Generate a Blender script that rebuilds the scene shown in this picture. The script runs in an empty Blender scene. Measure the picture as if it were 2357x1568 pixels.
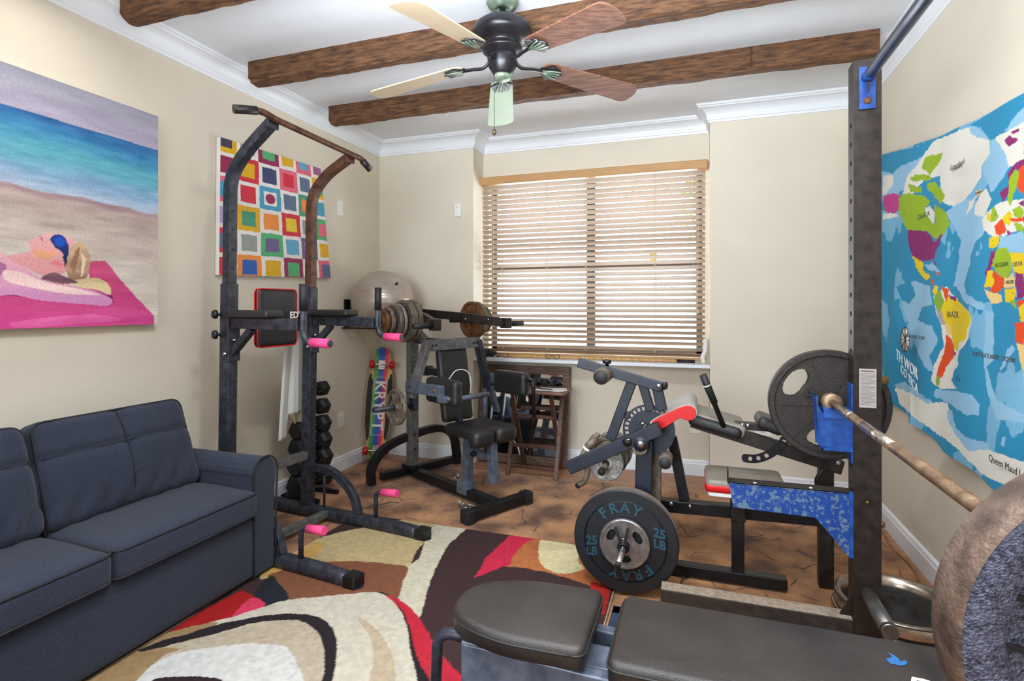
import bpy, bmesh, math, random
import numpy as np
from mathutils import Vector, Matrix, noise
random.seed(4)
S = bpy.context.scene
COL = bpy.data.collections.new('gym_room'); S.collection.children.link(COL)
# ---------------------------------------------------------------- camera
F_PX, CX, CY, CAM_H, YAW = 1254.0, 1178.5, 706.0, 1.3, math.radians(18.82)
cam = bpy.data.cameras.new('camera'); cam_o = bpy.data.objects.new('camera', cam); COL.objects.link(cam_o)
cam.sensor_width = 36; cam.lens = 36 * F_PX / 2357; cam.shift_y = -78 / 2357; cam.clip_start = 0.02
cam_o.location = (0, 0, CAM_H); cam_o.rotation_euler = (math.pi / 2, 0, YAW); S.camera = cam_o
# ---------------------------------------------------------------- world, lights, exposure
w = bpy.data.worlds.new('daylight'); S.world = w; w.use_nodes = True
bg = w.node_tree.nodes['Background']; bg.inputs[0].default_value = (.86, .93, 1, 1); bg.inputs[1].default_value = 2.6
def area(name, loc, rot, sx, sy, power, col=(1, 1, 1), spread=180, shape='RECTANGLE'):
    l = bpy.data.lights.new(name, 'AREA'); l.shape = shape; l.size = sx
    if shape == 'RECTANGLE': l.size_y = sy
    l.energy = power; l.color = col; l.spread = math.radians(spread)
    o = bpy.data.objects.new(name, l); COL.objects.link(o); o.location = loc; o.rotation_euler = rot; return o
R = math.radians
area('rear_fill_light', (-0.6, -1.65, 1.8), (R(90), 0, R(-7)), 2.4, 1.7, 44, (.84, .93, 1), 75)  # added soft fill from behind the camera; the front wall has no opening
area('overhead_fill_light', (-0.3, 0.2, 2.75), (0, 0, 0), 1.6, 1.6, 48, (.90, .95, 1), 130)  # added soft fill from overhead, out of view; not a ceiling fitting
area('bounced_flash_light', (-0.5, 0.88, 2.0), (R(139), 0, R(1)), 1.6, 0.5, 54, (.86, .94, 1), 130)
area('ceiling_can_light', (-2.30, 1.45, 2.745), (0, 0, 0), .10, .10, 3.2, (1, .97, .92), 150, 'DISK')
area('ceiling_can_light', (-0.85, 1.40, 2.745), (0, 0, 0), .14, .14, 14, (.98, .97, .96), 160, 'DISK')
area('ceiling_can_light', (0.50, 1.50, 2.745), (0, R(-14), 0), .14, .14, 15, (.98, .97, .96), 140, 'DISK')
area('window_daylight', (-0.86, 4.75, 1.65), (R(-90), 0, 0), 1.75, 1.45, 60, (.93, .97, 1))
S.view_settings.view_transform = 'Standard'; S.view_settings.look = 'None'; S.view_settings.gamma = 1
S.view_settings.use_curve_mapping = False; S.view_settings.exposure = 0.26
S.cycles.use_denoising = True
S.cycles.max_bounces = 10; S.cycles.diffuse_bounces = 6; S.cycles.sample_clamp_indirect = 6
# ---------------------------------------------------------------- measuring helpers (photo point + one known plane -> place)
CF = np.array((-math.sin(YAW), math.cos(YAW))); CR = np.array((math.cos(YAW), math.sin(YAW)))
def P(px, py, x=None, y=None, z=None, t=None):
    k = (px - CX) / F_PX; m = (CY - py) / F_PX; r = CF + k * CR
    if t is None: t = x / r[0] if x is not None else y / r[1] if y is not None else (z - CAM_H) / m
    return Vector((r[0] * t, r[1] * t, CAM_H + m * t))
def px_of(A):
    t = A[:, 0] * CF[0] + A[:, 1] * CF[1]; l = A[:, 0] * CR[0] + A[:, 1] * CR[1]; t = np.maximum(t, .05)
    return CX + F_PX * l / t, CY - F_PX * (A[:, 2] - CAM_H) / t
# ---------------------------------------------------------------- materials
def lin(c):
    c = np.asarray(c, float) / 255.; return np.where(c <= .04045, c / 12.92, ((c + .055) / 1.055) ** 2.4)
MATS = {}
def mat(name, rgb, rough=.6, metal=0., var=.12, scale=8., bump=0., bscale=60., rgb2=None, stretch=(1, 1, 1), spec=.5, detail=4, coat=0, lo=.35, hi=.65, sheen=0):
    if name in MATS: return MATS[name]
    m = bpy.data.materials.new(name); m.use_nodes = True; nt = m.node_tree; N = nt.nodes; L = nt.links
    b = N['Principled BSDF']; b.inputs['Roughness'].default_value = rough; b.inputs['Metallic'].default_value = metal
    b.inputs['Specular IOR Level'].default_value = spec; b.inputs['Coat Weight'].default_value = coat
    if sheen: b.inputs['Sheen Weight'].default_value = sheen
    tc = N.new('ShaderNodeTexCoord'); mp = N.new('ShaderNodeMapping'); mp.inputs['Scale'].default_value = stretch
    L.new(tc.outputs['Object'], mp.inputs[0])
    n = N.new('ShaderNodeTexNoise'); n.inputs['Scale'].default_value = scale; n.inputs['Detail'].default_value = detail
    L.new(mp.outputs[0], n.inputs['Vector'])
    r = N.new('ShaderNodeValToRGB'); c = lin(rgb)
    c1 = c * (1 - var); c2 = lin(rgb2) if rgb2 is not None else np.minimum(c * (1 + var), 1)
    r.color_ramp.elements[0].position = lo; r.color_ramp.elements[1].position = hi
    r.color_ramp.elements[0].color = (*c1, 1); r.color_ramp.elements[1].color = (*c2, 1)
    L.new(n.outputs['Fac'], r.inputs[0]); L.new(r.outputs[0], b.inputs['Base Color'])
    if bump:
        n2 = N.new('ShaderNodeTexNoise'); n2.inputs['Scale'].default_value = bscale; n2.inputs['Detail'].default_value = 3
        L.new(mp.outputs[0], n2.inputs['Vector']); bp = N.new('ShaderNodeBump'); bp.inputs['Strength'].default_value = bump
        bp.inputs['Distance'].default_value = .01; L.new(n2.outputs['Fac'], bp.inputs['Height']); L.new(bp.outputs[0], b.inputs['Normal'])
    MATS[name] = m; return m
def mat_painted(name, rough=.7, bump=0., bscale=200, sheen=0):
    m = bpy.data.materials.new(name); m.use_nodes = True; nt = m.node_tree; N = nt.nodes; L = nt.links
    b = N['Principled BSDF']; b.inputs['Roughness'].default_value = rough; b.inputs['Specular IOR Level'].default_value = .25
    a = N.new('ShaderNodeAttribute'); a.attribute_name = 'Col'
    n = N.new('ShaderNodeTexNoise'); n.inputs['Scale'].default_value = bscale; tc = N.new('ShaderNodeTexCoord'); L.new(tc.outputs['Object'], n.inputs['Vector'])
    mx = N.new('ShaderNodeMix'); mx.data_type = 'RGBA'; mx.blend_type = 'MULTIPLY'; mx.inputs[0].default_value = .35 if bump else .12
    L.new(a.outputs['Color'], mx.inputs[6]); L.new(n.outputs['Color'], mx.inputs[7])
    rr = N.new('ShaderNodeValToRGB'); rr.color_ramp.elements[0].color = (.55, .55, .55, 1); rr.color_ramp.elements[0].position = .3; rr.color_ramp.elements[1].position = .6
    L.new(n.outputs['Fac'], rr.inputs[0]); L.new(rr.outputs[0], mx.inputs[7]); L.new(mx.outputs[2], b.inputs['Base Color'])
    if bump:
        bp = N.new('ShaderNodeBump'); bp.inputs['Strength'].default_value = bump; bp.inputs['Distance'].default_value = .01
        L.new(n.outputs['Fac'], bp.inputs['Height']); L.new(bp.outputs[0], b.inputs['Normal'])
    if sheen: b.inputs['Sheen Weight'].default_value = sheen
    return m
M_WALL = mat('wall_paint', (214, 205, 188), .75, var=.02, scale=3, bump=.05, bscale=220)
M_CEIL = mat('ceiling_paint', (226, 231, 238), .8, var=.015, bump=.04, bscale=180)
M_WHITE = mat('white_trim_paint', (228, 232, 238), .4, var=.01)
M_CREAM = mat('white_plastic', (232, 230, 224), .35, var=.01)
M_FLOOR = mat('wood_floor', (148, 104, 74), .45, var=.2, scale=4, stretch=(1, 9, 1), rgb2=(176, 130, 96))
M_STEEL = mat('dark_powder_coated_steel', (42, 44, 52), .42, .3, var=.25, scale=30, bump=.12, bscale=260, rgb2=(62, 65, 76))
M_STEEL2 = mat('dusty_grey_steel', (92, 94, 98), .45, .3, var=.2, scale=22, bump=.08, bscale=200, rgb2=(116, 115, 112))
M_RUST = mat('brown_rusty_steel', (74, 48, 36), .5, .35, var=.3, scale=26, bump=.15, bscale=200, rgb2=(104, 66, 46))
M_BLACK = mat('satin_black_steel', (17, 18, 22), .38, .2, var=.2, scale=20, rgb2=(26, 26, 30))
M_NAVY = mat('blue_black_steel', (20, 26, 40), .45, .1, var=.15, scale=25, rgb2=(26, 33, 48))
M_BROWNBLK = mat('dark_brown_black_steel', (28, 23, 23), .45, .3, var=.25, scale=24, bump=.06, bscale=220, rgb2=(48, 40, 37), detail=8)
M_BLUE = mat('worn_blue_paint', (17, 60, 134), .4, .1, var=.12, scale=34, rgb2=(30, 80, 154), detail=8)
M_BLUEW = mat('scuffed_blue_paint', (16, 62, 138), .45, .1, var=.05, scale=70, rgb2=(88, 112, 138), detail=15, lo=.50, hi=.60)
M_CHROME = mat('chrome', (205, 205, 208), .18, 1, var=.05)
M_BAR = mat('worn_bar_steel', (108, 80, 60), .42, .6, var=.3, scale=14, rgb2=(150, 126, 102), detail=8, bump=.1, bscale=400)
M_RUBBER = mat('black_rubber', (22, 22, 25), .6, var=.15, scale=30)
M_VINYL = mat('black_vinyl', (26, 26, 28), .38, var=.12, scale=12, bump=.25, bscale=420, rgb2=(36, 35, 36), coat=.05)
M_TAUPE = mat('dusty_taupe_vinyl', (116, 108, 98), .42, var=.1, scale=8, bump=.12, bscale=380, rgb2=(132, 124, 112))
M_GREYV = mat('grey_vinyl', (150, 146, 140), .5, var=.06, scale=10, bump=.1, bscale=300)
M_RED = mat('red_vinyl', (186, 12, 16), .4, var=.06)
M_PINK = mat('pink_foam', (226, 66, 128), .7, var=.06, bump=.1, bscale=300)
M_SOFA = mat('charcoal_fabric', (38, 42, 56), .95, var=.15, scale=420, bump=.3, bscale=900, rgb2=(54, 60, 75), spec=.12, sheen=.1)
M_PIPING = mat('dark_piping', (30, 31, 36), .9, var=.1)
M_IRON = mat('dark_cast_iron', (46, 40, 38), .5, .3, var=.15, scale=40, bump=.35, bscale=240)
M_IRONB = mat('blue_grey_hammered_iron', (62, 66, 86), .36, .4, var=.3, scale=160, bump=.7, bscale=330, rgb2=(98, 102, 124))
M_OLDIRON = mat('dusty_old_iron', (104, 92, 80), .6, .3, var=.25, scale=30, bump=.3, bscale=150, rgb2=(128, 116, 102))
M_RUSTY = mat('rusted_iron', (96, 58, 30), .7, .2, var=.35, scale=24, bump=.35, bscale=150, rgb2=(128, 84, 46))
M_PLATEG = mat('grey_cast_plate', (132, 128, 124), .5, .4, var=.2, scale=50, bump=.4, bscale=120, rgb2=(168, 164, 158))
M_BUMPER = mat('black_bumper_rubber', (19, 22, 28), .5, var=.15, scale=30, bump=.08, bscale=200)
M_BUMPRIM = mat('dusty_bumper_rim', (104, 92, 84), .7, var=.15, scale=30)
M_TEAL = mat('faded_teal_lettering', (30, 66, 82), .5, var=.1)
M_BALL = mat('silver_vinyl_ball', (176, 164, 152), .25, .45, var=.06, scale=4, bump=.04, bscale=20, stretch=(1, 1, 8), coat=.3)
M_TOWEL = mat('white_terry_towel', (214, 214, 208), .95, var=.05, scale=60, bump=.6, bscale=500)
M_DKWOOD = mat('dark_brown_wood', (66, 42, 34), .45, var=.25, scale=9, stretch=(8, 8, 1), rgb2=(98, 64, 48))
M_FRAMEW = mat('weathered_brown_frame', (84, 62, 50), .6, var=.3, scale=16, stretch=(1, 8, 8), rgb2=(118, 90, 72))
M_VAL = mat('tan_wood_valance', (186, 142, 92), .5, var=.06, scale=5, stretch=(1, 6, 6))
M_SLAT = mat('tan_blind_slat', (158, 140, 122), .55, var=.05, scale=6, stretch=(1, 6, 6))
M_CORD = mat('cream_cord', (214, 196, 164), .8, var=.05)
M_ALU = mat('bronze_window_frame', (86, 76, 68), .5, .2, var=.08)
M_PAPER = mat('white_paper', (226, 226, 224), .8, var=.02)
M_FANBLK = mat('dark_bronze_fan_metal', (44, 42, 48), .32, .6, var=.15, scale=12, rgb2=(58, 56, 60))
M_GREENMETAL = mat('mottled_green_metal', (112, 132, 116), .4, .4, var=.3, scale=20, rgb2=(150, 168, 146))  # metal mottled between two grey greens
M_BLADEB = mat('reddish_brown_blade_wood', (98, 58, 42), .62, var=.22, scale=7, stretch=(1, 12, 12), rgb2=(132, 90, 70))
M_BLADE_TANGLARE = mat('tan_glare_blade', (196, 178, 150), .45, var=.04)  # glare on the left blades' wood, painted in as an even pale tan
M_BLADE_GREENGLARE = mat('green_glare_blade', (158, 184, 150), .45, var=.05)  # glare tint on the far blade, put into its colour as pale green
M_INK = mat('black_ink', (30, 30, 32), .6, var=.05)
M_WPRINT = mat('white_print', (228, 226, 222), .5, var=.03)
M_BAMBOO = mat('bamboo', (190, 140, 84), .45, var=.2, scale=10, stretch=(6, 1, 1), rgb2=(214, 170, 110))
M_CANVASW = mat('white_canvas_edge', (226, 224, 220), .8, var=.03)
def beam_mat():
    m = mat('rough_sawn_beam_wood', (74, 46, 28), .75, var=.3, scale=9, stretch=(1.2, 7, 7), bump=.7, bscale=26, rgb2=(116, 78, 48), detail=9)
    return m
M_BEAM = beam_mat()
def mirror_mat():
    m = bpy.data.materials.new('mirror_glass'); m.use_nodes = True; N = m.node_tree.nodes; L = m.node_tree.links; b = N['Principled BSDF']
    b.inputs['Metallic'].default_value = 1; b.inputs['Roughness'].default_value = .03; b.inputs['Base Color'].default_value = (.72, .75, .78, 1); return m
M_MIRROR = mirror_mat()
def glass_mat():
    m = bpy.data.materials.new('window_glass'); m.use_nodes = True; N = m.node_tree.nodes; L = m.node_tree.links; N.remove(N['Principled BSDF'])
    t = N.new('ShaderNodeBsdfTransparent'); g = N.new('ShaderNodeBsdfGlossy'); g.inputs['Roughness'].default_value = .02
    x = N.new('ShaderNodeMixShader'); x.inputs[0].default_value = .06; L.new(t.outputs[0], x.inputs[1]); L.new(g.outputs[0], x.inputs[2])
    L.new(x.outputs[0], N['Material Output'].inputs[0]); return m
M_GLASS = glass_mat()
def carpet_mat():
    m = bpy.data.materials.new('carved_brown_carpet'); m.use_nodes = True; nt = m.node_tree; N = nt.nodes; L = nt.links; b = N['Principled BSDF']
    b.inputs['Roughness'].default_value = .95; b.inputs['Specular IOR Level'].default_value = .15; b.inputs['Sheen Weight'].default_value = .2
    tc = N.new('ShaderNodeTexCoord')
    wn = N.new('ShaderNodeTexNoise'); wn.inputs['Scale'].default_value = 3; L.new(tc.outputs['Object'], wn.inputs['Vector'])
    mix = N.new('ShaderNodeMix'); mix.data_type = 'VECTOR'; mix.inputs[0].default_value = .22; L.new(tc.outputs['Object'], mix.inputs[4]); L.new(wn.outputs['Color'], mix.inputs[5])
    v = N.new('ShaderNodeTexVoronoi'); v.feature = 'DISTANCE_TO_EDGE'; v.inputs['Scale'].default_value = 4.6; L.new(mix.outputs[1], v.inputs['Vector'])
    br = N.new('ShaderNodeTexNoise'); br.inputs['Scale'].default_value = 5; L.new(tc.outputs['Object'], br.inputs['Vector'])
    l1 = N.new('ShaderNodeMapRange'); l1.inputs[1].default_value = .006; l1.inputs[2].default_value = .022; l1.inputs[3].default_value = 1; l1.inputs[4].default_value = 0; L.new(v.outputs['Distance'], l1.inputs[0])
    l2 = N.new('ShaderNodeMapRange'); l2.inputs[1].default_value = .48; l2.inputs[2].default_value = .58; L.new(br.outputs['Fac'], l2.inputs[0])
    mu = N.new('ShaderNodeMath'); mu.operation = 'MULTIPLY'; L.new(l1.outputs[0], mu.inputs[0]); L.new(l2.outputs[0], mu.inputs[1])
    n = N.new('ShaderNodeTexNoise'); n.inputs['Scale'].default_value = 4; n.inputs['Detail'].default_value = 6; L.new(tc.outputs['Object'], n.inputs['Vector'])
    r = N.new('ShaderNodeValToRGB'); r.color_ramp.elements[0].position = .35; r.color_ramp.elements[1].position = .62
    r.color_ramp.elements[0].color = (*lin((90, 56, 34)), 1); r.color_ramp.elements[1].color = (*lin((182, 130, 86)), 1); L.new(n.outputs['Fac'], r.inputs[0])
    f = N.new('ShaderNodeTexNoise'); f.inputs['Scale'].default_value = 260; L.new(tc.outputs['Object'], f.inputs['Vector'])
    fr = N.new('ShaderNodeValToRGB'); fr.color_ramp.elements[0].position = .3; fr.color_ramp.elements[0].color = (.6, .6, .6, 1); fr.color_ramp.elements[1].position = .7; fr.color_ramp.elements[1].color = (1.25, 1.25, 1.25, 1); L.new(f.outputs['Fac'], fr.inputs[0])
    m1 = N.new('ShaderNodeMix'); m1.data_type = 'RGBA'; m1.blend_type = 'MULTIPLY'; m1.inputs[0].default_value = 1; L.new(r.outputs[0], m1.inputs[6]); L.new(fr.outputs[0], m1.inputs[7])
    m2 = N.new('ShaderNodeMix'); m2.data_type = 'RGBA'; L.new(mu.outputs[0], m2.inputs[0]); L.new(m1.outputs[2], m2.inputs[6]); m2.inputs[7].default_value = (*lin((50, 30, 18)), 1)
    L.new(m2.outputs[2], b.inputs['Base Color'])
    bp = N.new('ShaderNodeBump'); bp.inputs['Strength'].default_value = .35; bp.inputs['Distance'].default_value = .006; bp.invert = True; L.new(mu.outputs[0], bp.inputs['Height']); L.new(bp.outputs[0], b.inputs['Normal'])
    return m
M_CARPET = carpet_mat()
# ---------------------------------------------------------------- mesh builder
def fillet(pts, r, n=6):
    pts = [Vector(p) for p in pts]; out = [pts[0]]
    for i in range(1, len(pts) - 1):
        a, b, c = pts[i - 1], pts[i], pts[i + 1]; d1 = a - b; d2 = c - b
        k = min(r, d1.length * .49, d2.length * .49); s = b + d1.normalized() * k; e = b + d2.normalized() * k
        for j in range(n + 1):
            u = j / n; out.append(s * (1 - u) ** 2 + b * 2 * u * (1 - u) + e * u * u)
    out.append(pts[-1]); return out
def spline(pts, n=8):
    pts = [Vector(p) for p in pts]; q = [pts[0] * 2 - pts[1]] + pts + [pts[-1] * 2 - pts[-2]]; out = []
    for i in range(1, len(q) - 2):
        for j in range(n):
            u = j / n; a, b, c, d = q[i - 1:i + 3]
            out.append(.5 * ((2 * b) + (c - a) * u + (2 * a - 5 * b + 4 * c - d) * u * u + (3 * b - 3 * c + d - a) * u ** 3))
    out.append(pts[-1]); return out
class MB:
    def __init__(s): s.v = []; s.f = []; s.sm = []
    def add(s, vs, fs, smooth=False):
        o = len(s.v); s.v += [tuple(v) for v in vs]; s.f += [tuple(i + o for i in f) for f in fs]; s.sm += [smooth] * len(fs); return s
    def sweep(s, path, sec, up=(0, 0, 1), smooth=False, caps=True, scales=None):
        path = [Vector(p) for p in path]; up = Vector(up); vs = []; n = len(sec); side = None
        for i, p in enumerate(path):
            t = (path[min(i + 1, len(path) - 1)] - path[max(i - 1, 0)]).normalized()
            sd = t.cross(up)
            if sd.length < .05: sd = side if side is not None else t.cross(Vector((0, 1, .01)) if abs(t.y) < .9 else Vector((1, 0, 0)))
            sd.normalize()
            if side is not None and sd.dot(side) < 0: sd = -sd
            side = sd; u = sd.cross(t).normalized(); k = scales[i] if scales else 1
            vs += [p + sd * a * k + u * b * k for a, b in sec]
        m = len(path); fs = [(i * n + j, i * n + (j + 1) % n, (i + 1) * n + (j + 1) % n, (i + 1) * n + j) for i in range(m - 1) for j in range(n)]
        s.add(vs, fs, smooth)
        if caps: s.add(vs[:n][::-1], [tuple(range(n))]); s.add(vs[-n:], [tuple(range(n))])
        return s
    def tube(s, path, r, n=14, scales=None, caps=True):
        path = [Vector(p) for p in path]; d = (path[-1] - path[0]); up = (0, 0, 1) if abs(d.normalized().z) < .9 else (0, 1, 0)
        return s.sweep(path, [(r * math.cos(2 * math.pi * k / n), r * math.sin(2 * math.pi * k / n)) for k in range(n)], up, True, caps, scales)
    def bar(s, path, w, h, up=(0, 0, 1)):
        return s.sweep(path, [(-w / 2, -h / 2), (w / 2, -h / 2), (w / 2, h / 2), (-w / 2, h / 2)], up)
    def box(s, c, hx, hy, hz, ax=None):
        c = Vector(c); X, Y, Z = ax or (Vector((1, 0, 0)), Vector((0, 1, 0)), Vector((0, 0, 1)))
        vs = [c + X * (hx * i) + Y * (hy * j) + Z * (hz * k) for i in (-1, 1) for j in (-1, 1) for k in (-1, 1)]
        return s.add(vs, [(0, 1, 3, 2), (4, 6, 7, 5), (0, 4, 5, 1), (2, 3, 7, 6), (0, 2, 6, 4), (1, 5, 7, 3)])
    def span(s, a, b): return s.box([(a[i] + b[i]) / 2 for i in range(3)], *[abs(b[i] - a[i]) / 2 for i in range(3)])
    def rbox(s, c, hx, hy, hz, r, ax=None, n=12, fn=None):
        c = Vector(c); A = ax or (Vector((1, 0, 0)), Vector((0, 1, 0)), Vector((0, 0, 1))); H = (hx, hy, hz); idx = {}; vs = []; fs = []
        def vert(i, j, k):
            key = (i, j, k)
            if key not in idx:
                q = []
                for a, h in zip(key, H):
                    u = 2 * a / n - 1; u = math.copysign(1 - (1 - abs(u)) ** 1.5 if abs(u) > 0 else 0, u) if n > 6 else u
                    q.append(u * h)
                inn = [max(-(h - r), min(h - r, a)) for a, h in zip(q, H)]; d = Vector([a - b for a, b in zip(q, inn)])
                p = Vector(inn) + (d.normalized() * r if d.length > 1e-9 else d)
                if fn: p = Vector(fn(p, H))
                idx[key] = len(vs); vs.append(c + A[0] * p.x + A[1] * p.y + A[2] * p.z)
            return idx[key]
        for i in range(n):
            for j in range(n):
                for e, fl in ((0, 0), (n, 1)):
                    for w in ((lambda a, b: (e, a, b)), (lambda a, b: (b, e, a)), (lambda a, b: (a, b, e))):
                        q = [vert(*w(i, j)), vert(*w(i, j + 1)), vert(*w(i + 1, j + 1)), vert(*w(i + 1, j))]
                        fs.append(tuple(q if not fl else q[::-1]))
        return s.add(vs, fs, True)
    def lathe(s, c, axis, prof, n=48, smooth=True, closed=False):
        c = Vector(c); a = Vector(axis).normalized(); x = a.cross(Vector((0, 0, 1)))
        if x.length < .1: x = Vector((1, 0, 0))
        x.normalize(); y = a.cross(x); vs = []; m = len(prof)
        for k in range(n):
            th = 2 * math.pi * k / n; d = x * math.cos(th) + y * math.sin(th)
            vs += [c + a * h + d * r for r, h in prof]
        fs = [(k * m + j, ((k + 1) % n) * m + j, ((k + 1) % n) * m + j + 1, k * m + j + 1) for k in range(n) for j in range(m - 1)]
        if closed: fs += [(k * m + m - 1, ((k + 1) % n) * m + m - 1, ((k + 1) % n) * m, k * m) for k in range(n)]
        return s.add(vs, fs, smooth)
    def prism(s, pts, d, smooth=False):
        pts = [Vector(p) for p in pts]; d = Vector(d); n = len(pts); s.add(pts, [tuple(range(n))]); s.add([p + d for p in pts], [tuple(range(n))[::-1]])
        return s.add(pts + [p + d for p in pts], [(i, (i + 1) % n, n + (i + 1) % n, n + i) for i in range(n)], smooth)
    def mesh(s, me, M): return s.add([M @ v.co for v in me.vertices], [tuple(p.vertices) for p in me.polygons])
    def text(s, body, org, xd, up, size, ext=.001, align='CENTER', shear=0, bold=0):
        cu = bpy.data.curves.new('lettering', 'FONT'); cu.body = body; cu.size = size; cu.extrude = ext; cu.align_x = align; cu.align_y = 'CENTER'; cu.resolution_u = 3; cu.shear = shear; cu.offset = bold
        o = bpy.data.objects.new('lettering', cu); me = bpy.data.meshes.new_from_object(o)
        xd = Vector(xd).normalized(); up = Vector(up).normalized(); zd = xd.cross(up)
        M = Matrix(((xd.x, up.x, zd.x, org[0]), (xd.y, up.y, zd.y, org[1]), (xd.z, up.z, zd.z, org[2]), (0, 0, 0, 1)))
        s.mesh(me, M); bpy.data.objects.remove(o); bpy.data.curves.remove(cu); bpy.data.meshes.remove(me); return s
ORG = {}
def tag(o, label=None, cat=None, group=None, kind=None):
    for k, v in (('label', label), ('category', cat), ('group', group), ('kind', kind)):
        if v: o[k] = v
    return o
def obj(name, mb, m, parent=None, bevel=0, org=None, solid=0, seg=2, sub=0):
    me = bpy.data.meshes.new(name); L = ORG[parent.name] if parent is not None else Vector(org or (0, 0, 0))
    me.from_pydata([(v[0] - L[0], v[1] - L[1], v[2] - L[2]) for v in mb.v], [], mb.f); me.validate()
    if len(me.polygons) == len(mb.sm): me.polygons.foreach_set('use_smooth', mb.sm)
    bm = bmesh.new(); bm.from_mesh(me)
    bmesh.ops.remove_doubles(bm, verts=bm.verts, dist=1e-5); bmesh.ops.recalc_face_normals(bm, faces=bm.faces); bm.to_mesh(me); bm.free()
    me.materials.append(m); o = bpy.data.objects.new(name, me); COL.objects.link(o); ORG[o.name] = L
    if parent is not None: o.parent = parent
    else: o.location = L
    if solid: sm = o.modifiers.new('thickness', 'SOLIDIFY'); sm.thickness = solid; sm.offset = 0
    if bevel: b = o.modifiers.new('bevel', 'BEVEL'); b.width = bevel; b.segments = seg; b.limit_method = 'ANGLE'; b.angle_limit = R(40); b.harden_normals = False
    if sub: b = o.modifiers.new('sub', 'SUBSURF'); b.levels = sub; b.render_levels = sub
    return o
def thing(name, label, cat, loc, group=None):
    o = bpy.data.objects.new(name, None); COL.objects.link(o); o.location = loc; o.empty_display_size = .1; ORG[o.name] = Vector(loc); return tag(o, label, cat, group)
def struct(name, mb, m, **k): o = obj(name, mb, m, **k); o['kind'] = 'structure'; return o
def copy_tree(src, loc, label):
    r = src.copy(); COL.objects.link(r); r.location = loc; r['label'] = label; ORG[r.name] = Vector(loc)
    for ch in list(src.children):
        c = ch.copy(); COL.objects.link(c); c.parent = r
        for g in list(ch.children): d = g.copy(); COL.objects.link(d); d.parent = c
    return r
def panel(name, parent, m, pos, nu, nv, col):
    """a grid surface whose colours are computed point by point"""
    u, v = np.meshgrid(np.linspace(0, 1, nu), np.linspace(0, 1, nv), indexing='ij'); A = pos(u.ravel(), v.ravel()); C = col(A)
    L = ORG[parent.name]; me = bpy.data.meshes.new(name); i = np.arange(nu * nv).reshape(nu, nv)
    q = np.stack((i[:-1, :-1], i[1:, :-1], i[1:, 1:], i[:-1, 1:]), -1).reshape(-1, 4)
    me.vertices.add(len(A)); me.vertices.foreach_set('co', (A - np.array(L)).astype('f').ravel())
    me.loops.add(q.size); me.loops.foreach_set('vertex_index', q.ravel().astype('i')); me.polygons.add(len(q))
    me.polygons.foreach_set('loop_start', np.arange(0, q.size, 4, dtype='i')); me.polygons.foreach_set('loop_total', np.full(len(q), 4, 'i')); me.update(); me.validate()
    at = me.color_attributes.new('Col', 'FLOAT_COLOR', 'POINT'); at.data.foreach_set('color', np.concatenate((lin(np.clip(C, 0, 255)), np.ones((len(A), 1))), 1).astype('f').ravel())
    me.polygons.foreach_set('use_smooth', [True] * len(q)); me.materials.append(m)
    o = bpy.data.objects.new(name, me); COL.objects.link(o); o.parent = parent; ORG[o.name] = L; return o
def inside(X, Y, poly):
    r = np.zeros(len(X), bool); n = len(poly)
    for i in range(n):
        x1, y1 = poly[i]; x2, y2 = poly[(i + 1) % n]
        if y1 == y2: continue
        c = ((y1 > Y) != (y2 > Y)) & (X < (x2 - x1) * (Y - y1) / (y2 - y1) + x1); r ^= c
    return r
def smoothpoly(poly, n=4):
    out = []; m = len(poly)
    for i in range(m):
        a, b, c, d = (np.array(poly[(i + k) % m], float) for k in (-1, 0, 1, 2))
        for j in range(n):
            u = j / n; out.append(tuple(.5 * ((2 * b) + (c - a) * u + (2 * a - 5 * b + 4 * c - d) * u * u + (3 * b - 3 * c + d - a) * u ** 3)))
    return out
_pn = np.random.RandomState(3).rand(64, 64)
def vnoise(x, y):
    xi = np.floor(x).astype(int); yi = np.floor(y).astype(int); fx = x - xi; fy = y - yi; fx = fx * fx * (3 - 2 * fx); fy = fy * fy * (3 - 2 * fy)
    g = lambda a, b: _pn[a % 64, b % 64]
    return (g(xi, yi) * (1 - fx) + g(xi + 1, yi) * fx) * (1 - fy) + (g(xi, yi + 1) * (1 - fx) + g(xi + 1, yi + 1) * fx) * fy
def fbm(x, y, o=4): return sum(vnoise(x * 2 ** k, y * 2 ** k) / 2 ** (k + 1) for k in range(o))
# ================================================================ THE ROOM
XL, XR, ZC, YF = -2.70, 1.06, 2.76, -1.7
YB1, YB2, YB3, NX0, NX1 = 4.24, 4.47, 4.23, -1.79, .085
b = MB(); b.span((XL - .1, YF - .1, -.06), (XR + .1, YB2 + .2, -.01)); struct('floor', b, M_FLOOR)
b = MB(); b.span((XL - .1, YF - .1, ZC), (XR + .1, YB2 + .2, ZC + .05)); struct('ceiling', b, M_CEIL)
b = MB(); b.span((XL - .1, YF, -.01), (XL, YB2 + .2, ZC)); struct('wall_left', b, M_WALL)
b = MB(); b.span((XR, YF, -.01), (XR + .1, YB2 + .2, ZC)); struct('wall_right', b, M_WALL)
b = MB(); b.span((XL - .1, YF - .1, -.01), (XR + .1, YF, ZC)); struct('wall_front', b, M_WALL)
WX0, WX1, WZ0, WZ1 = -1.74, .035, .90, 2.40
b = MB(); b.span((XL, YB1, -.01), (NX0, YB2 + .15, ZC)); b.span((NX1, YB3, -.01), (XR, YB2 + .15, ZC))
b.span((NX0, YB2, -.01), (NX1, YB2 + .15, WZ0)); b.span((NX0, YB2, WZ1), (NX1, YB2 + .15, ZC))
b.span((NX0, YB2, WZ0), (WX0, YB2 + .15, WZ1)); b.span((WX1, YB2, WZ0), (NX1, YB2 + .15, WZ1)); struct('wall_back', b, M_WALL)
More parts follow.
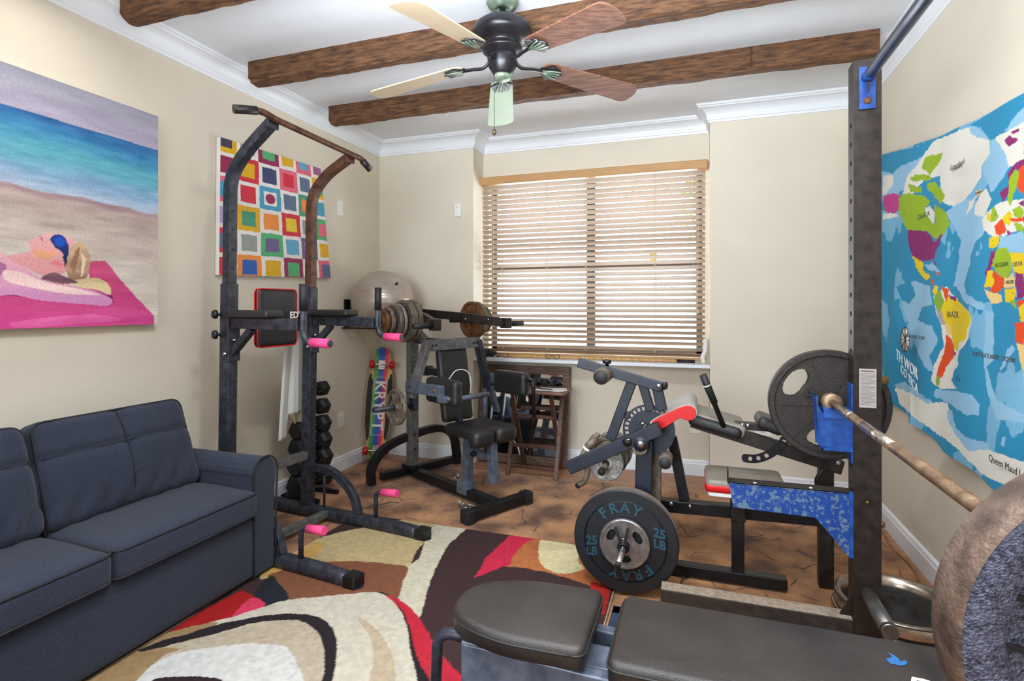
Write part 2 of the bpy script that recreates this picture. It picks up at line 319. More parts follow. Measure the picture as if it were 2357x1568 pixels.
def offset_path(path, d):
    out = []; n = len(path)
    for i in range(n):
        p = Vector(path[i]); d1 = (p - Vector(path[i - 1])).normalized() if i else None; d2 = (Vector(path[i + 1]) - p).normalized() if i < n - 1 else None
        n1 = Vector((d1.y, -d1.x)) if d1 else None; n2 = Vector((d2.y, -d2.x)) if d2 else None
        if n1 is None: out.append(p + n2 * d)
        elif n2 is None: out.append(p + n1 * d)
        else: mm = (n1 + n2).normalized(); out.append(p + mm * d / max(.3, mm.dot(n1)))
    return out
def trim(path, prof):
    b = MB(); m = len(prof); vs = []; cols = [offset_path(path, o) for o, z in prof]; n = len(path)
    for i in range(n): vs += [(cols[j][i].x, cols[j][i].y, prof[j][1]) for j in range(m)]
    b.add(vs, [(i * m + j, i * m + (j + 1) % m, (i + 1) * m + (j + 1) % m, (i + 1) * m + j) for i in range(n - 1) for j in range(m)])
    b.add(vs[:m], [tuple(range(m))]); b.add(vs[-m:], [tuple(range(m))]); return b
RING = [(XL, YF), (XL, YB1), (NX0, YB1), (NX0, YB2), (NX1, YB2), (NX1, YB3), (XR, YB3), (XR, YF)]
CROWN = [(0, 2.64), (.010, 2.64), (.013, 2.655), (.020, 2.658), (.022, 2.668)] + [(.022 + .058 * (1 - math.cos(a)), 2.668 + .066 * math.sin(a)) for a in [i * math.pi / 16 for i in range(1, 9)]] + [(.083, 2.742), (.092, 2.745), (.095, 2.76), (0, 2.76)]
struct('trim_1', trim(RING, CROWN), M_WHITE)['label'] = 'white crown moulding around the ceiling'
BASE = [(0, -.01), (.016, -.01), (.016, .078), (.012, .088), (.012, .098), (.006, .108), (0, .11)]
struct('baseboard_left', trim(RING[:2], BASE), M_WHITE); struct('baseboard_back', trim(RING[1:7], BASE), M_WHITE); struct('baseboard_right', trim(RING[6:], BASE), M_WHITE)
b = MB(); b.span((NX0, 4.235, .845), (NX1, YB2 + .12, .872)); struct('trim_2', b, M_WHITE, bevel=.004)['label'] = 'white window sill shelf'
# window
wo = MB(); yw = YB2 + .09
for a, c in (((WX0, yw, WZ0), (WX0 + .045, yw + .05, WZ1)), ((WX1 - .045, yw, WZ0), (WX1, yw + .05, WZ1)), ((WX0, yw, WZ0), (WX1, yw + .05, WZ0 + .05)), ((WX0, yw, WZ1 - .05), (WX1, yw + .05, WZ1))): wo.span(a, c)
win = struct('window_1', wo, M_ALU)
b = MB(); b.span((-.885, yw - .005, WZ0), (-.815, yw + .05, WZ1)); obj('mullion', b, M_ALU, win)
b = MB(); b.span((WX0, yw - .005, 1.60), (-.885, yw + .045, 1.645)); obj('meeting_rail', b, M_ALU, win)
b = MB(); b.span((-.815, yw - .005, 1.60), (WX1, yw + .045, 1.645)); obj('meeting_rail', b, M_ALU, win)
for x0, x1 in ((WX0, -.885), (-.815, WX1)):
    b = MB(); b.span((x0, yw + .022, WZ0), (x1, yw + .026, WZ1)); obj('pane', b, M_GLASS, win)
# venetian blind
bl = thing('venetian_blind', 'tan wooden slatted blind hanging half open in front of the window', 'window blind', (-.86, 4.43, .89))
b = MB(); b.span((-1.80, 4.375, 2.352), (.072, 4.455, 2.418)); obj('valance', b, M_VAL, bl, bevel=.008)
b = MB(); n = 34
for i in range(n):
    z = 2.33 - i * (2.33 - .925) / (n - 1); wv = .0015 * math.sin(i * 2.1)
    for xa, xb in ((-1.775, .052),):
        vs = []
        for j in range(5):
            u = j / 4 - .5; yy = 4.43 + u * .05 * math.cos(R(-30)); zz = z + wv + u * .05 * math.sin(R(-30)) + .0022 * (1 - 4 * u * u)
            vs += [(xa, yy, zz), (xb, yy, zz)]
        b.add(vs, [(2 * j, 2 * j + 1, 2 * j + 3, 2 * j + 2) for j in range(4)])
obj('slats', b, M_SLAT, bl, solid=.003)
b = MB(); b.span((-1.775, 4.41, .885), (.052, 4.452, .905)); obj('bottom_rail', b, M_VAL, bl, bevel=.003)
for x in (-1.60, -1.20, -.87, -.32, -.03):
    b = MB(); b.tube([(x, 4.405, 2.36), (x, 4.405, .90)], .0014, 6); b.tube([(x, 4.455, 2.36), (x, 4.455, .90)], .0012, 6); obj('ladder_cord', b, M_CORD, bl)
for x, z0 in ((-1.67, 1.55), (.0, 1.28)):
    b = MB(); b.tube([(x, 4.398, 2.36), (x + .004, 4.397, 1.9), (x, 4.396, z0)], .0016, 6); b.lathe((x, 4.396, z0), (0, 0, -1), [(.001, 0), (.005, .01), (.007, .03), (.001, .034)], 10); obj('pull_cord', b, M_CORD, bl)
b = MB(); b.lathe((-.34, 4.515, 1.70), (0, 1, 0), [(0, 0), (.035, .002), (.035, .006), (0, .008)], 24); 
sticker = obj('window_sticker', b, mat('yellow_sticker', (226, 206, 60), .5), org=(-.34, 4.53, 1.70)); tag(sticker, 'small round yellow ornament hung against the right window glass', 'ornament')
# tree outside the window
tg = thing('garden_tree', 'leafy yellow green tree glimpsed through the top right of the blinds', 'tree', (.35, 8.2, -.4)); rnd = random.Random(5)
b = MB(); b.tube([(.35, 8.2, -.4), (.30, 8.2, 1.6), (.42, 8.25, 3.2)], .07, 10, [1, .8, .5]); obj('trunk', b, M_DKWOOD, tg)
b = MB()
for k in range(1500):
    c = Vector((.25 + rnd.gauss(0, .55), 8.2 + rnd.gauss(0, .4), 3.35 + rnd.gauss(0, .42))); a = Vector((rnd.uniform(-1, 1), rnd.uniform(-1, 1), rnd.uniform(-1, 1))).normalized(); d = a.cross(Vector((rnd.uniform(-1, 1), .3, 1))).normalized(); s = .05
    b.add([c - a * s, c + d * s * .45, c + a * s, c - d * s * .45], [(0, 1, 2, 3)])
obj('foliage', b, mat('yellow_green_leaves', (150, 166, 60), .6, var=.25, scale=6, rgb2=(196, 200, 90)), tg)
# beams
def beam(y0, x0, x1, label):
    b = MB(); nx = 150; sec = []
    H, W = .125, .105
    for k in range(6): sec.append((-W / 2 + W * k / 5, -H))      # underside
    for k in range(1, 6): sec.append((W / 2, -H + H * k / 5))
    for k in range(1, 6): sec.append((W / 2 - W * k / 5, 0))
    for k in range(1, 5): sec.append((-W / 2, -H * k / 5))
    m = len(sec); vs = []
    for i in range(nx + 1):
        x = x0 + (x1 - x0) * i / nx
        for (a, c) in sec:
            under = 1 if c < -H + .001 else 0; q = Vector((x * 5, y0 * 7 + a * 14, c * 14)); n1 = noise.noise(q); n2 = noise.noise(q * 3.1)
            edge = 1 if abs(abs(a) - W / 2) < .001 and under else 0
            dz = (.010 * n1 + .006 * n2) * (under) + (.008 + .010 * abs(n1)) * edge; dy = (.003 * n2) - math.copysign(.006 + .006 * abs(n2), a) * edge
            if c > -.001: dz = 0
            endr = .004 if i in (0, nx) and edge else 0
            vs.append((x + (endr if i == 0 else -endr) + .002 * n2, y0 + W / 2 + a + dy, ZC + c + dz))
    b.add(vs, [(i * m + j, i * m + (j + 1) % m, (i + 1) * m + (j + 1) % m, (i + 1) * m + j) for i in range(nx) for j in range(m)])
    b.add(vs[:m], [tuple(range(m))]); b.add(vs[-m:], [tuple(range(m))])
    o = obj('ceiling_beam', b, M_BEAM, org=(x0, y0, ZC - .12)); tag(o, label, 'ceiling beam', 'rough brown timber beams under the ceiling')
    s = MB(); s.box((x1 - .62, y0 - .001, ZC - .06), .004, .002, .056); obj('joint_seam', s, mat('dark_seam', (60, 32, 18), .8), o)
beam(3.325, -2.545, .905, 'brown timber ceiling beam nearest the window')
beam(2.565, -2.535, .905, 'brown timber ceiling beam running just behind the fan motor')
beam(1.80, -2.53, .905, 'brown timber ceiling beam cut off by the top left of the picture')
# wall plates
def wallplate(name, label, cat, c, nrm, w_, h_, kind):
    c = Vector(c); nrm = Vector(nrm); side = nrm.cross(Vector((0, 0, 1))).normalized(); Z = Vector((0, 0, 1)); ax = (side, nrm, Z)
    t = thing(name, label, cat, c)
    b = MB(); b.box(c + nrm * .003, w_ / 2, .003, h_ / 2, ax); obj('cover_plate', b, M_CREAM, t, bevel=.0015)
    if kind == 'outlet':
        for s in (1, -1):
            b = MB(); b.rbox(c + nrm * .007 + Z * s * .021, .014, .0025, .014, .0024, ax, 4); soc = obj('socket', b, M_WHITE, t)
            b = MB()
            for dx in (-.006, .006): b.box(c + nrm * .0096 + Z * (s * .021 + .002) + side * dx, .0011, .0006, .004, ax)
            obj('slots', b, M_INK, soc)
    elif kind == 'switch':
        b = MB(); b.box(c + nrm * .008, .014, .003, .03, ax); obj('rocker', b, M_WHITE, t, bevel=.001)
    elif kind == 'sensor':
        b = MB(); b.rbox(c + nrm * .018, w_ / 2 - .003, .014, h_ / 2 - .003, .008, ax, 8); body = obj('housing', b, M_CREAM, t)
        b = MB(); b.lathe(c + nrm * .031 + Z * .022, nrm, [(0, .002), (.004, .002), (.005, 0)], 16); obj('indicator', b, mat('grey_lens', (150, 150, 150), .3), body)
    elif kind == 'blank':
        b = MB(); b.lathe(c + nrm * .006 + Z * .01, nrm, [(0, .002), (.005, .002), (.006, 0)], 16); obj('jack', b, M_INK, t)
wallplate('light_switch', 'white switch plate on the left wall, right of the squares canvas', 'light switch', (XL, 3.667, 2.085), (1, 0, 0), .07, .12, 'switch')
wallplate('wall_outlet', 'white double outlet on the left wall behind the dumbbells', 'outlet', (XL, 3.678, .40), (1, 0, 0), .075, .12, 'outlet')
wallplate('motion_sensor', 'small white sensor box high on the back wall left of the window', 'sensor', (-1.923, YB1, 2.12), (0, -1, 0), .065, .125, 'sensor')
wallplate('wall_outlet', 'white cable jack plate low on the wall under the right end of the window sill', 'outlet', (-.019, YB2, .375), (0, -1, 0), .08, .12, 'blank')
wallplate('wall_outlet', 'white outlet on the back wall seen through the lower hole of the upright weight plate', 'outlet', (.87, YB3, .40), (0, -1, 0), .075, .12, 'outlet')
b = MB(); b.rbox((.875, YB3 - .025, .372), .022, .016, .03, .006, None, 6); o = obj('air_freshener', b, M_WHITE, org=(.875, YB3 - .02, .34)); tag(o, 'small white plug-in with red button in the back wall outlet', 'air freshener')
b = MB(); b.lathe((.872, YB3 - .041, .385), (0, -1, 0), [(0, .004), (.009, .004), (.01, 0)], 16); obj('button', b, M_RED, o)
wallplate('wall_outlet', 'white outlet on the back wall just above the long slanted bench tube', 'outlet', (.44, YB3, .44), (0, -1, 0), .115, .11, 'outlet')
# ================================================================ CARPET AND RUG
b = MB(); b.span((-2.66, -1.5, -.0099), (1.0, 4.03, 0)); o = obj('carpet', b, M_CARPET, org=(-.8, 1.2, -.01)); tag(o, 'large dark brown carved carpet covering most of the floor', 'carpet')
b = MB()
pts = spline([(1.0 + .012 * math.sin(i * 2.3), y, .004) for i, y in enumerate(np.linspace(1.5, 4.0, 14))], 4)
b.tube(pts, .007, 8); obj('bound_edge', b, mat('golden_brown_binding', (142, 98, 50), .6, var=.3, scale=60), o)
rug = thing('area_rug', 'patterned area rug with sweeping cream, red and dark brown curves', 'rug', (-1.18, 1.7, 0))
c4 = lambda L: [(200 + x / 2.562, 1150 + y / 2.562) for x, y in L]
c6 = lambda L: [(1000 + x / 3.213, 1080 + y / 3.213) for x, y in L]
RUG = [
 ([(720,1245),(768,1229),(837,1214),(963,1190),(1016,1200),(980,1243),(955,1275),(939,1307),(902,1299),(821,1292),(762,1293),(693,1300),(650,1315),(600,1335),(610,1311),(660,1283)], (176,158,116)),
 ([(700,1255),(745,1250),(735,1270),(690,1298),(612,1330),(612,1311),(660,1283)], (186,148,84)),
 ([(1014,1195),(1078,1205),(1050,1238),(1031,1255),(1004,1306),(985,1353),(967,1420),(950,1405),(916,1376),(926,1341),(938,1306),(965,1283),(980,1243)], (188,182,162)),
 ([(615,1325),(693,1301),(762,1293),(821,1292),(902,1299),(939,1307),(926,1341),(914,1378),(880,1362),(850,1366),(665,1382),(641,1340)], (118,74,52)),
 ([(705,1314),(755,1316),(785,1332),(740,1330)], (150,84,44)),
 ([(621,1326),(641,1341),(666,1382),(614,1396),(580,1378)], (28,30,40)),
 ([(555,1358),(584,1374),(610,1394),(536,1422),(385,1458),(430,1425)], (152,18,20)),
 ([(582,1375),(610,1394),(536,1422),(549,1400)], (196,52,84)),
 (c4([(480,785),(860,690),(1045,630),(1190,590),(1400,570),(1640,548),(1740,555),(1800,600),(1850,660),(1890,760),(1900,850),(1920,950),(1960,1071),(2010,1300),(-200,1300),(40,1071),(330,860)]), (186,179,163)),
 (c4([(480,785),(760,720),(700,790),(560,880),(440,930),(300,1071),(150,1250),(-300,1250),(-100,1071),(200,880)]), (146,120,84)),
 (c4([(420,870),(620,830),(780,785),(950,735),(1130,710),(1250,715),(1320,750),(1370,800),(1395,880),(1400,980),(1385,1071),(1360,1250),(1200,1250),(600,1200),(340,1071),(440,940),(560,880)]), (170,158,138)),
 (c4([(290,1071),(440,940),(620,890),(800,865),(980,848),(1120,858),(1190,885),(1230,950),(1265,1030),(1275,1071),(1290,1300),(150,1300)]), (192,191,187)),
 (c4([(300,895),(450,830),(600,790),(760,740),(950,700),(1130,675),(1260,675),(1370,695),(1430,740),(1465,800),(1475,880),(1465,980),(1445,1071),(1400,1250),(1330,1250),(1385,1071),(1400,980),(1395,880),(1370,800),(1320,750),(1250,715),(1130,710),(950,735),(780,785),(600,830),(380,885)]), (32,26,29)),
 (c4([(390,1065),(560,1043),(700,1048),(800,1071),(780,1180),(360,1180)]), (40,26,32)),
 (c4([(1590,690),(1680,740),(1750,820),(1800,920),(1815,1000),(1820,1071),(1820,1250),(1640,1250),(1660,1071),(1685,960),(1685,860),(1650,780)]), (172,156,132)),
 (c4([(1770,565),(1850,595),(1920,650),(1985,740),(2040,830),(2090,910),(2150,980),(2220,1060),(2330,1250),(2080,1250),(2010,1071),(1960,960),(1930,880),(1910,790),(1880,700),(1830,630)]), (172,32,50)),
 (c4([(1820,605),(1880,690),(1910,790),(1930,880),(1965,970),(2020,1071),(2060,1250),(1980,1250),(1935,1000),(1915,900),(1900,800),(1870,700)]), (30,24,28)),
 (c6([(575,485),(755,515),(600,620),(560,705),(500,722),(300,800),(330,750),(380,660),(460,580)]), (186,36,66)),
 (c6([(750,515),(1060,560),(1140,700),(1230,850),(1150,860),(1000,810),(740,745),(540,720),(560,700),(600,620)]), (170,102,60)),
 (c6([(800,520),(1050,565),(1060,680),(1100,740),(960,775),(850,750),(780,690),(770,610)]), (206,194,152)),
 (c6([(1150,850),(1230,850),(1300,900),(1290,930),(1260,1060),(1215,1060)]), (158,30,26)),
 ([(1130,1555),(1210,1556),(1225,1700),(1080,1700)], (206,200,184)),
]
def rug_col(A):
    X, Y = px_of(A); gx, gy = A[:, 0], A[:, 1]
    X = X + 5 * (fbm(gx * 40, gy * 40, 2) - .45); Y = Y + 4 * (fbm(gx * 40 + 9, gy * 40, 2) - .45)
    C = np.tile(np.array((56., 37, 38)), (len(A), 1))
    for k, (poly, c) in enumerate(RUG): C[inside(X, Y, smoothpoly(poly) if k != 6 else poly)] = c
    C = C * (.9 + .22 * fbm(gx * 60, gy * 60, 4))[:, None]; return C
def rug_pos(u, v):
    x = -2.0 + 1.64 * u; y = .55 + 2.36 * v; e = np.minimum(np.minimum(u * 1.64, (1 - u) * 1.64), np.minimum(v, 1 - v) * 2.36)
    return np.stack((x + .006 * np.sin(y * 9), y - .03 * (u > 2), .003 + .012 * np.clip(e / .012, 0, 1)), 1)
panel('pile', rug, mat_painted('rug_pile', .95, .5, 330), rug_pos, 330, 470, rug_col)
b = MB(); q = [(-2.0, .55), (-.36, .55), (-.36, 2.91), (-2.0, 2.91), (-2.0, .55)]
b.tube([(x, y, .006) for x, y in q], .0055, 8); obj('binding', b, mat('cream_binding', (196, 176, 150), .8, var=.1, scale=80), rug)
# ================================================================ CEILING FAN
fc = Vector((-.88, 2.44, 0)); fan = thing('ceiling_fan', 'five-bladed ceiling fan with dark bronze motor and hanging pull chain', 'ceiling fan', (fc.x, fc.y, ZC))
L_ = lambda prof, m, nm, par=None, n=48: obj(nm, MB().lathe((fc.x, fc.y, 0), (0, 0, 1), prof, n), m, par or fan)
L_([(0, 2.76), (.075, 2.76), (.076, 2.745), (.066, 2.728), (.045, 2.716), (.03, 2.712), (.028, 2.716), (0, 2.716)], M_GREENMETAL, 'canopy')
L_([(0, 2.73), (.014, 2.73), (.014, 2.65), (0, 2.65)], M_FANBLK, 'downrod', n=16)
L_([(0, 2.672), (.03, 2.670), (.10, 2.654), (.135, 2.627), (.142, 2.602), (.135, 2.577), (.10, 2.557), (.085, 2.550), (.082, 2.532), (.095, 2.526), (.095, 2.514), (.07, 2.510), (.068, 2.492), (0, 2.492)], M_FANBLK, 'motor_housing')
L_([(0, 2.504), (.066, 2.502), (.070, 2.490), (.072, 2.477), (.066, 2.442), (.048, 2.412), (.042, 2.402), (0, 2.400)], M_FANBLK, 'switch_housing')
L_([(0, 2.401), (.040, 2.402), (.043, 2.394), (.036, 2.380), (0, 2.376)], M_GREENMETAL, 'bottom_cap')
zb = 2.40
def blade(ang, m, label, pitch=-9):
    a = R(ang); d = Vector((math.cos(a), math.sin(a), 0)); s = Vector((-d.y, d.x, 0)); pz = math.tan(R(pitch)); d = d + Vector((0, 0, -.115)); O = Vector((fc.x, fc.y, zb + .083))
    outl = []; w0, w1, r0, r1 = .058, .078, .20, .72
    for k in range(9): t = math.pi / 2 + math.pi * k / 8; outl.append((r0 + .05 + .05 * math.cos(t), w0 * math.sin(t) * 1.0))
    for k in range(13):
        t = -math.pi / 2 + math.pi * k / 12; outl.append((r1 - .05 + .05 * math.copysign(abs(math.cos(t)) ** .7, math.cos(t)), w1 * math.sin(t)))
    b = MB(); pts = [O + d * r + s * w_ + Vector((0, 0, w_ * pz)) for r, w_ in outl]; b.prism(pts, (0, 0, .007)); bl_ = obj('blade', b, m, fan, bevel=.0015, org=None)
    bl_['label'] = label
    b = MB(); p = [O + d * .062 + Vector((0, 0, .0)), O + d * .10 + Vector((0, 0, -.022)), O + d * .16 + Vector((0, 0, -.012)), O + d * .215 + Vector((0, 0, -.006))]
    sp = spline(p, 5); b.sweep(sp, [(.011 * math.cos(t), .008 * math.sin(t)) for t in [2 * math.pi * k / 10 for k in range(10)]], (0, 0, 1), True)
    fan_pts = []
    for k in range(15):
        t = -1.25 + 2.5 * k / 14; rr = .098 + .007 * math.cos(5 * t * 2); fan_pts.append(O + d * (.205 + rr * math.cos(t)) + s * (rr * .62 * math.sin(t)) + Vector((0, 0, -.008 + rr * .62 * math.sin(t) * pz)))
    fan_pts.append(O + d * .195 + s * -.012 + Vector((0, 0, -.008))); fan_pts.append(O + d * .195 + s * .012 + Vector((0, 0, -.008)))
    b.prism(fan_pts, (0, 0, .007)); br = obj('blade_iron', b, M_FANBLK, bl_, bevel=.002)
    b = MB()
    for w_ in (-.024, -.008, .008, .024):
        b.tube([O + d * .205 + s * w_ * .3 + Vector((0, 0, -.010)), O + d * .25 + s * w_ * .9 + Vector((0, 0, -.011 + w_ * pz)), O + d * .292 + s * w_ * 1.3 + Vector((0, 0, -.009 + w_ * pz))], .0036, 6)
    obj('ribs', b, M_GREENMETAL, bl_)
A0 = 90 + 18.8
blade(A0 + 2, M_BLADE_GREENGLARE, 'blade pointing to the window, painted pale green with glare'); blade(A0 - 70, M_BLADEB, 'reddish brown blade on the lower right'); blade(A0 + 69, M_BLADE_TANGLARE, 'blade on the lower left, painted pale tan with glare')
blade(A0 - 142, M_BLADEB, 'reddish brown blade on the upper right'); blade(A0 + 150, M_BLADE_TANGLARE, 'blade on the upper left, painted pale tan with glare')
ch = Vector((fc.x - .018, fc.y - .06, 2.465)); b = MB(); b.tube([ch, ch + Vector((0, 0, -.335))], .0013, 6); b.lathe(ch, (0, -1, 0), [(0, .006), (.006, .004), (.007, 0)], 12)
pc = obj('pull_chain', b, M_FANBLK, fan); b = MB(); b.lathe(ch + Vector((0, 0, -.335)), (0, 0, -1), [(0, 0), (.006, .003), (.010, .014), (.010, .02), (.005, .03), (0, .032)], 14); obj('chain_fob', b, mat('antique_brass', (96, 84, 62), .4, .7), pc)
# ================================================================ WALL ART
pt = thing('beach_painting', 'large unframed painting of a sunbather in blue sunglasses by a turquoise sea', 'painting', (-2.68, 1.3, 1.2))
cb = lambda L: [(x / 3.92, 500 + y / 3.92) for x, y in L]
def beach_col(A):
    X, Y = px_of(A); y_, z_ = A[:, 1], A[:, 2]; w1 = fbm(y_ * 5, z_ * 26, 5); w2 = fbm(y_ * 12 + 3, z_ * 60, 4)
    hz = 237 + .3 * X; sh = 420 + .20 * X + 14 * (fbm(y_ * 7, y_ * 0 + 2, 3) - .5); N = len(X)
    C = np.zeros((N, 3)); t = np.clip((hz - Y) / 90, 0, 1)[:, None]
    C[:] = np.array((176, 170, 190)) * (1 - t) + np.array((150, 150, 166)) * t; C += ((w1 - .47) * 36)[:, None]
    s = np.clip((Y - hz) / (sh - hz), 0, 1); sea = np.array([(50, 100, 158), (62, 136, 184), (94, 172, 190), (100, 168, 192), (138, 174, 206), (170, 188, 210)], float)
    k = np.clip(s + .25 * (w1 - .47), 0, .999) * 5; ki = k.astype(int); fr = (k - ki)[:, None]; sc = sea[ki] * (1 - fr) + sea[np.minimum(ki + 1, 5)] * fr + ((w2 - .47) * 40)[:, None]
    m = Y > hz; C[m] = sc[m]
    g = np.clip((Y - sh) / 200, 0, 1)[:, None]; sand = np.array((178, 160, 152)) * (1 - g) + np.array((210, 202, 190)) * g; sand = sand + ((w1 - .47) * 44 + (w2 - .47) * 30)[:, None]
    ed = np.exp(-((Y - sh - 6) / 8) ** 2)[:, None]; sand = sand - ed * np.array((16, 26, 12)); m = Y > sh; C[m] = sand[m]
    jx = X + 5 * (w2 - .47); jy = Y + 4 * (w1 - .47)
    def fill(poly, c, c2=None, sm=True, nz=14):
        m = inside(jx, jy, smoothpoly(cb(poly)) if sm else cb(poly)); c = np.array(c, float)
        if c2 is not None:
            ys = [p[1] for p in cb(poly)]; g = np.clip((Y[m] - min(ys)) / (max(ys) - min(ys)), 0, 1)[:, None]; C[m] = c * (1 - g) + np.array(c2) * g + ((w1[m] - .47) * nz)[:, None]
        else: C[m] = c + ((w1[m] - .47) * nz * 2)[:, None]
    fill([(810, 400), (950, 395), (1050, 520), (1210, 700), (1390, 890), (1390, 965), (900, 1100), (-400, 1100), (-400, 640), (300, 600), (800, 560)], (190, 72, 112), (214, 72, 150), False, 40)
    fill([(90, 950), (500, 900), (850, 880), (1100, 930), (700, 960), (200, 1000)], (222, 96, 160), None, True, 30)
    fill([(-300, 690), (0, 700), (150, 715), (400, 745), (600, 760), (860, 790), (1020, 770), (1020, 745), (980, 700), (600, 640), (0, 640)], (120, 20, 90), (150, 30, 110))
    fill([(265, 215), (300, 190), (370, 175), (395, 160), (470, 150), (490, 170), (600, 180), (680, 215), (760, 300), (700, 440), (590, 500), (420, 540), (280, 480), (90, 380), (80, 345), (180, 330), (260, 310), (275, 270)], (232, 176, 176), (214, 146, 150))
    fill([(300, 290), (420, 310), (520, 330), (430, 380), (320, 350)], (224, 160, 120))
    fill([(-400, 180), (0, 310), (90, 380), (200, 440), (330, 530), (420, 575), (640, 620), (860, 670), (980, 720), (1020, 760), (960, 800), (820, 790), (560, 770), (300, 740), (100, 700), (-400, 690)], (234, 186, 182), (206, 140, 190))
    fill([(-60, 400), (40, 420), (50, 480), (20, 515), (-60, 520)], (176, 110, 160))
    fill([(30, 480), (200, 500), (420, 590), (700, 650), (900, 700), (600, 690), (300, 640), (60, 580)], (240, 208, 204))
    fill([(590, 330), (660, 250), (720, 225), (780, 280), (815, 380), (800, 500), (740, 600), (690, 600), (620, 540), (590, 440)], (206, 176, 140), (150, 112, 96), True, 70)
    fill([(640, 420), (700, 280), (720, 300), (690, 430), (670, 520)], (150, 110, 84)); fill([(730, 330), (770, 380), (760, 480), (730, 540), (740, 420)], (226, 204, 168))
    fill([(560, 590), (700, 560), (880, 550), (970, 600), (1000, 660), (985, 700), (880, 660), (740, 640), (600, 610)], (206, 184, 140), (224, 206, 160), True, 60)
    fill([(370, 550), (480, 500), (600, 540), (700, 590), (560, 600), (450, 580)], (120, 84, 96), None, True, 60)
    fill([(455, 190), (500, 162), (560, 168), (600, 215), (620, 290), (600, 400), (590, 460), (575, 400), (560, 320), (500, 275), (470, 230)], (32, 60, 150), (20, 26, 60))
    fill([(500, 190), (560, 190), (590, 240), (540, 270), (495, 240)], (28, 84, 190)); fill([(460, 400), (520, 390), (575, 430), (540, 460), (480, 430)], (222, 130, 136)); fill([(350, 175), (385, 190), (390, 230), (375, 200)], (190, 100, 120))
    return C
M_PAINT = mat_painted('oil_paint', .55, .15, 120)
def bp_pos(u, v): return np.stack((np.full_like(u, -2.6545), .62 + 1.467 * u, 1.209 + 1.08 * v), 1)
panel('painted_canvas', pt, M_PAINT, bp_pos, 420, 340, beach_col)
b = MB(); b.span((-2.695, .62, 1.209), (-2.655, 2.087, 2.289)); obj('stretcher', b, M_CANVASW, pt)
sq = thing('geometric_painting', 'colourful canvas painted with a grid of squares behind the pull-up tower', 'painting', (-2.69, 3.0, 1.5))
QL = [(2.488, 2.301), (3.388, 2.330), (3.508, 1.518), (2.478, 1.487)]    # TL TR BR BL in (y,z)
def sq_pos(u, v):
    v = 1 - v; w_ = [(1 - u) * (1 - v), u * (1 - v), u * v, (1 - u) * v]
    y = sum(a * q[0] for a, q in zip(w_, QL)); z = sum(a * q[1] for a, q in zip(w_, QL)); return np.stack((np.full_like(u, -2.6645), y, z), 1)
COLS = dict(w=(232, 228, 222), y=(222, 172, 30), n=(62, 70, 112), k=(66, 62, 82), g=(150, 154, 150), m=(150, 40, 84), e=(84, 176, 116), r=(206, 48, 66), l=(98, 168, 200), p=(110, 96, 140), q=(226, 104, 130), s=(92, 110, 140), b=(74, 156, 190), o=(236, 142, 62), v=(180, 164, 208), d=(70, 150, 120), u=(40, 96, 176), c=(232, 200, 50), a=(156, 96, 140))
GRID = ['yk wg me wy ql wa', 'wm ry wn qr ws ye', 'qb wr bw ws do wb', 'wv yd wo rc wg eq', 'rs wg ep wl pv wy', 'wr ou wy me wr qs']
def sq_col(A):
    y, z = A[:, 1], A[:, 2]; n = len(y); U, V = np.meshgrid(np.linspace(0, 1, 330), np.linspace(0, 1, 280), indexing='ij'); u = U.ravel(); v = 1 - V.ravel()
    u = u + .010 * (fbm(u * 14, v * 14, 3) - .45); v = v + .012 * (fbm(u * 14 + 5, v * 14, 3) - .45)
    cu = [-.06, .13, .322, .522, .705, .875, 1.06]; cv = [-.09, .10, .28, .465, .655, .84, 1.03]; C = np.tile(np.array(COLS['w'], float), (n, 1))
    for j in range(6):
        row = GRID[j].split()
        for i in range(6):
            a, b_ = row[i]; uu = (u - cu[i]) / (cu[i + 1] - cu[i]); vv = (v - cv[j]) / (cv[j + 1] - cv[j]); m = (uu >= 0) & (uu < 1) & (vv >= 0) & (vv < 1)
            C[m] = COLS[a]; t = .2 if a != 'w' else .16; m2 = m & (abs(uu - .5) < .5 - t) & (abs(vv - .5) < .5 - t); C[m2] = COLS[b_]
            if a == 'b' and b_ == 'w': C[m & ((uu - .5) ** 2 + (vv - .5) ** 2 < .05)] = COLS['m']
            if a == 'p' and b_ == 'v': C[m & (abs(uu - .5) < .14) & (abs(vv - .5) < .14)] = COLS['p']
    return C * (.93 + .14 * fbm(u * 90, v * 90, 3))[:, None]
panel('painted_canvas', sq, M_PAINT, sq_pos, 330, 280, sq_col)
b = MB(); b.prism([(-2.665, y, z) for y, z in QL], (-.03, 0, 0)); obj('stretcher', b, M_CANVASW, sq)
# ---- world map cloth
mp_ = thing('world_map_tapestry', 'sagging cloth world map pinned to the right wall', 'wall hanging', (1.05, 3.0, .7))
def map_pos(u, v):
    y = 3.83 - 2.1 * u; top = 2.215 - .20 * np.sin(np.clip(u, 0, 1) * math.pi * .62) ** 1.0; bot = .80 - .16 * np.sin(u * math.pi * .62); z = bot + (top - bot) * v
    x = 1.048 - .010 * (1 + np.sin(y * 15 + z * 5)) * (1 - .5 * v) - .012 * np.maximum(0, 1 - abs((y - 3.30) * 3 - (1.9 - z) * .9)) - .006 * (1 + np.sin(z * 9 + y * 3))
    x = x - .012 * np.exp(-((y - (3.55 - .35 * (1.6 - z))) / .04) ** 2) * (1 - v) - .02 * (1 - v) * u
    return np.stack((x, y, z), 1)
cA = lambda L: [(2000 + x / 3.409, 200 + y / 3.409) for x, y in L]
cB = lambda L: [(2000 + x / 3.137, 640 + y / 3.137) for x, y in L]
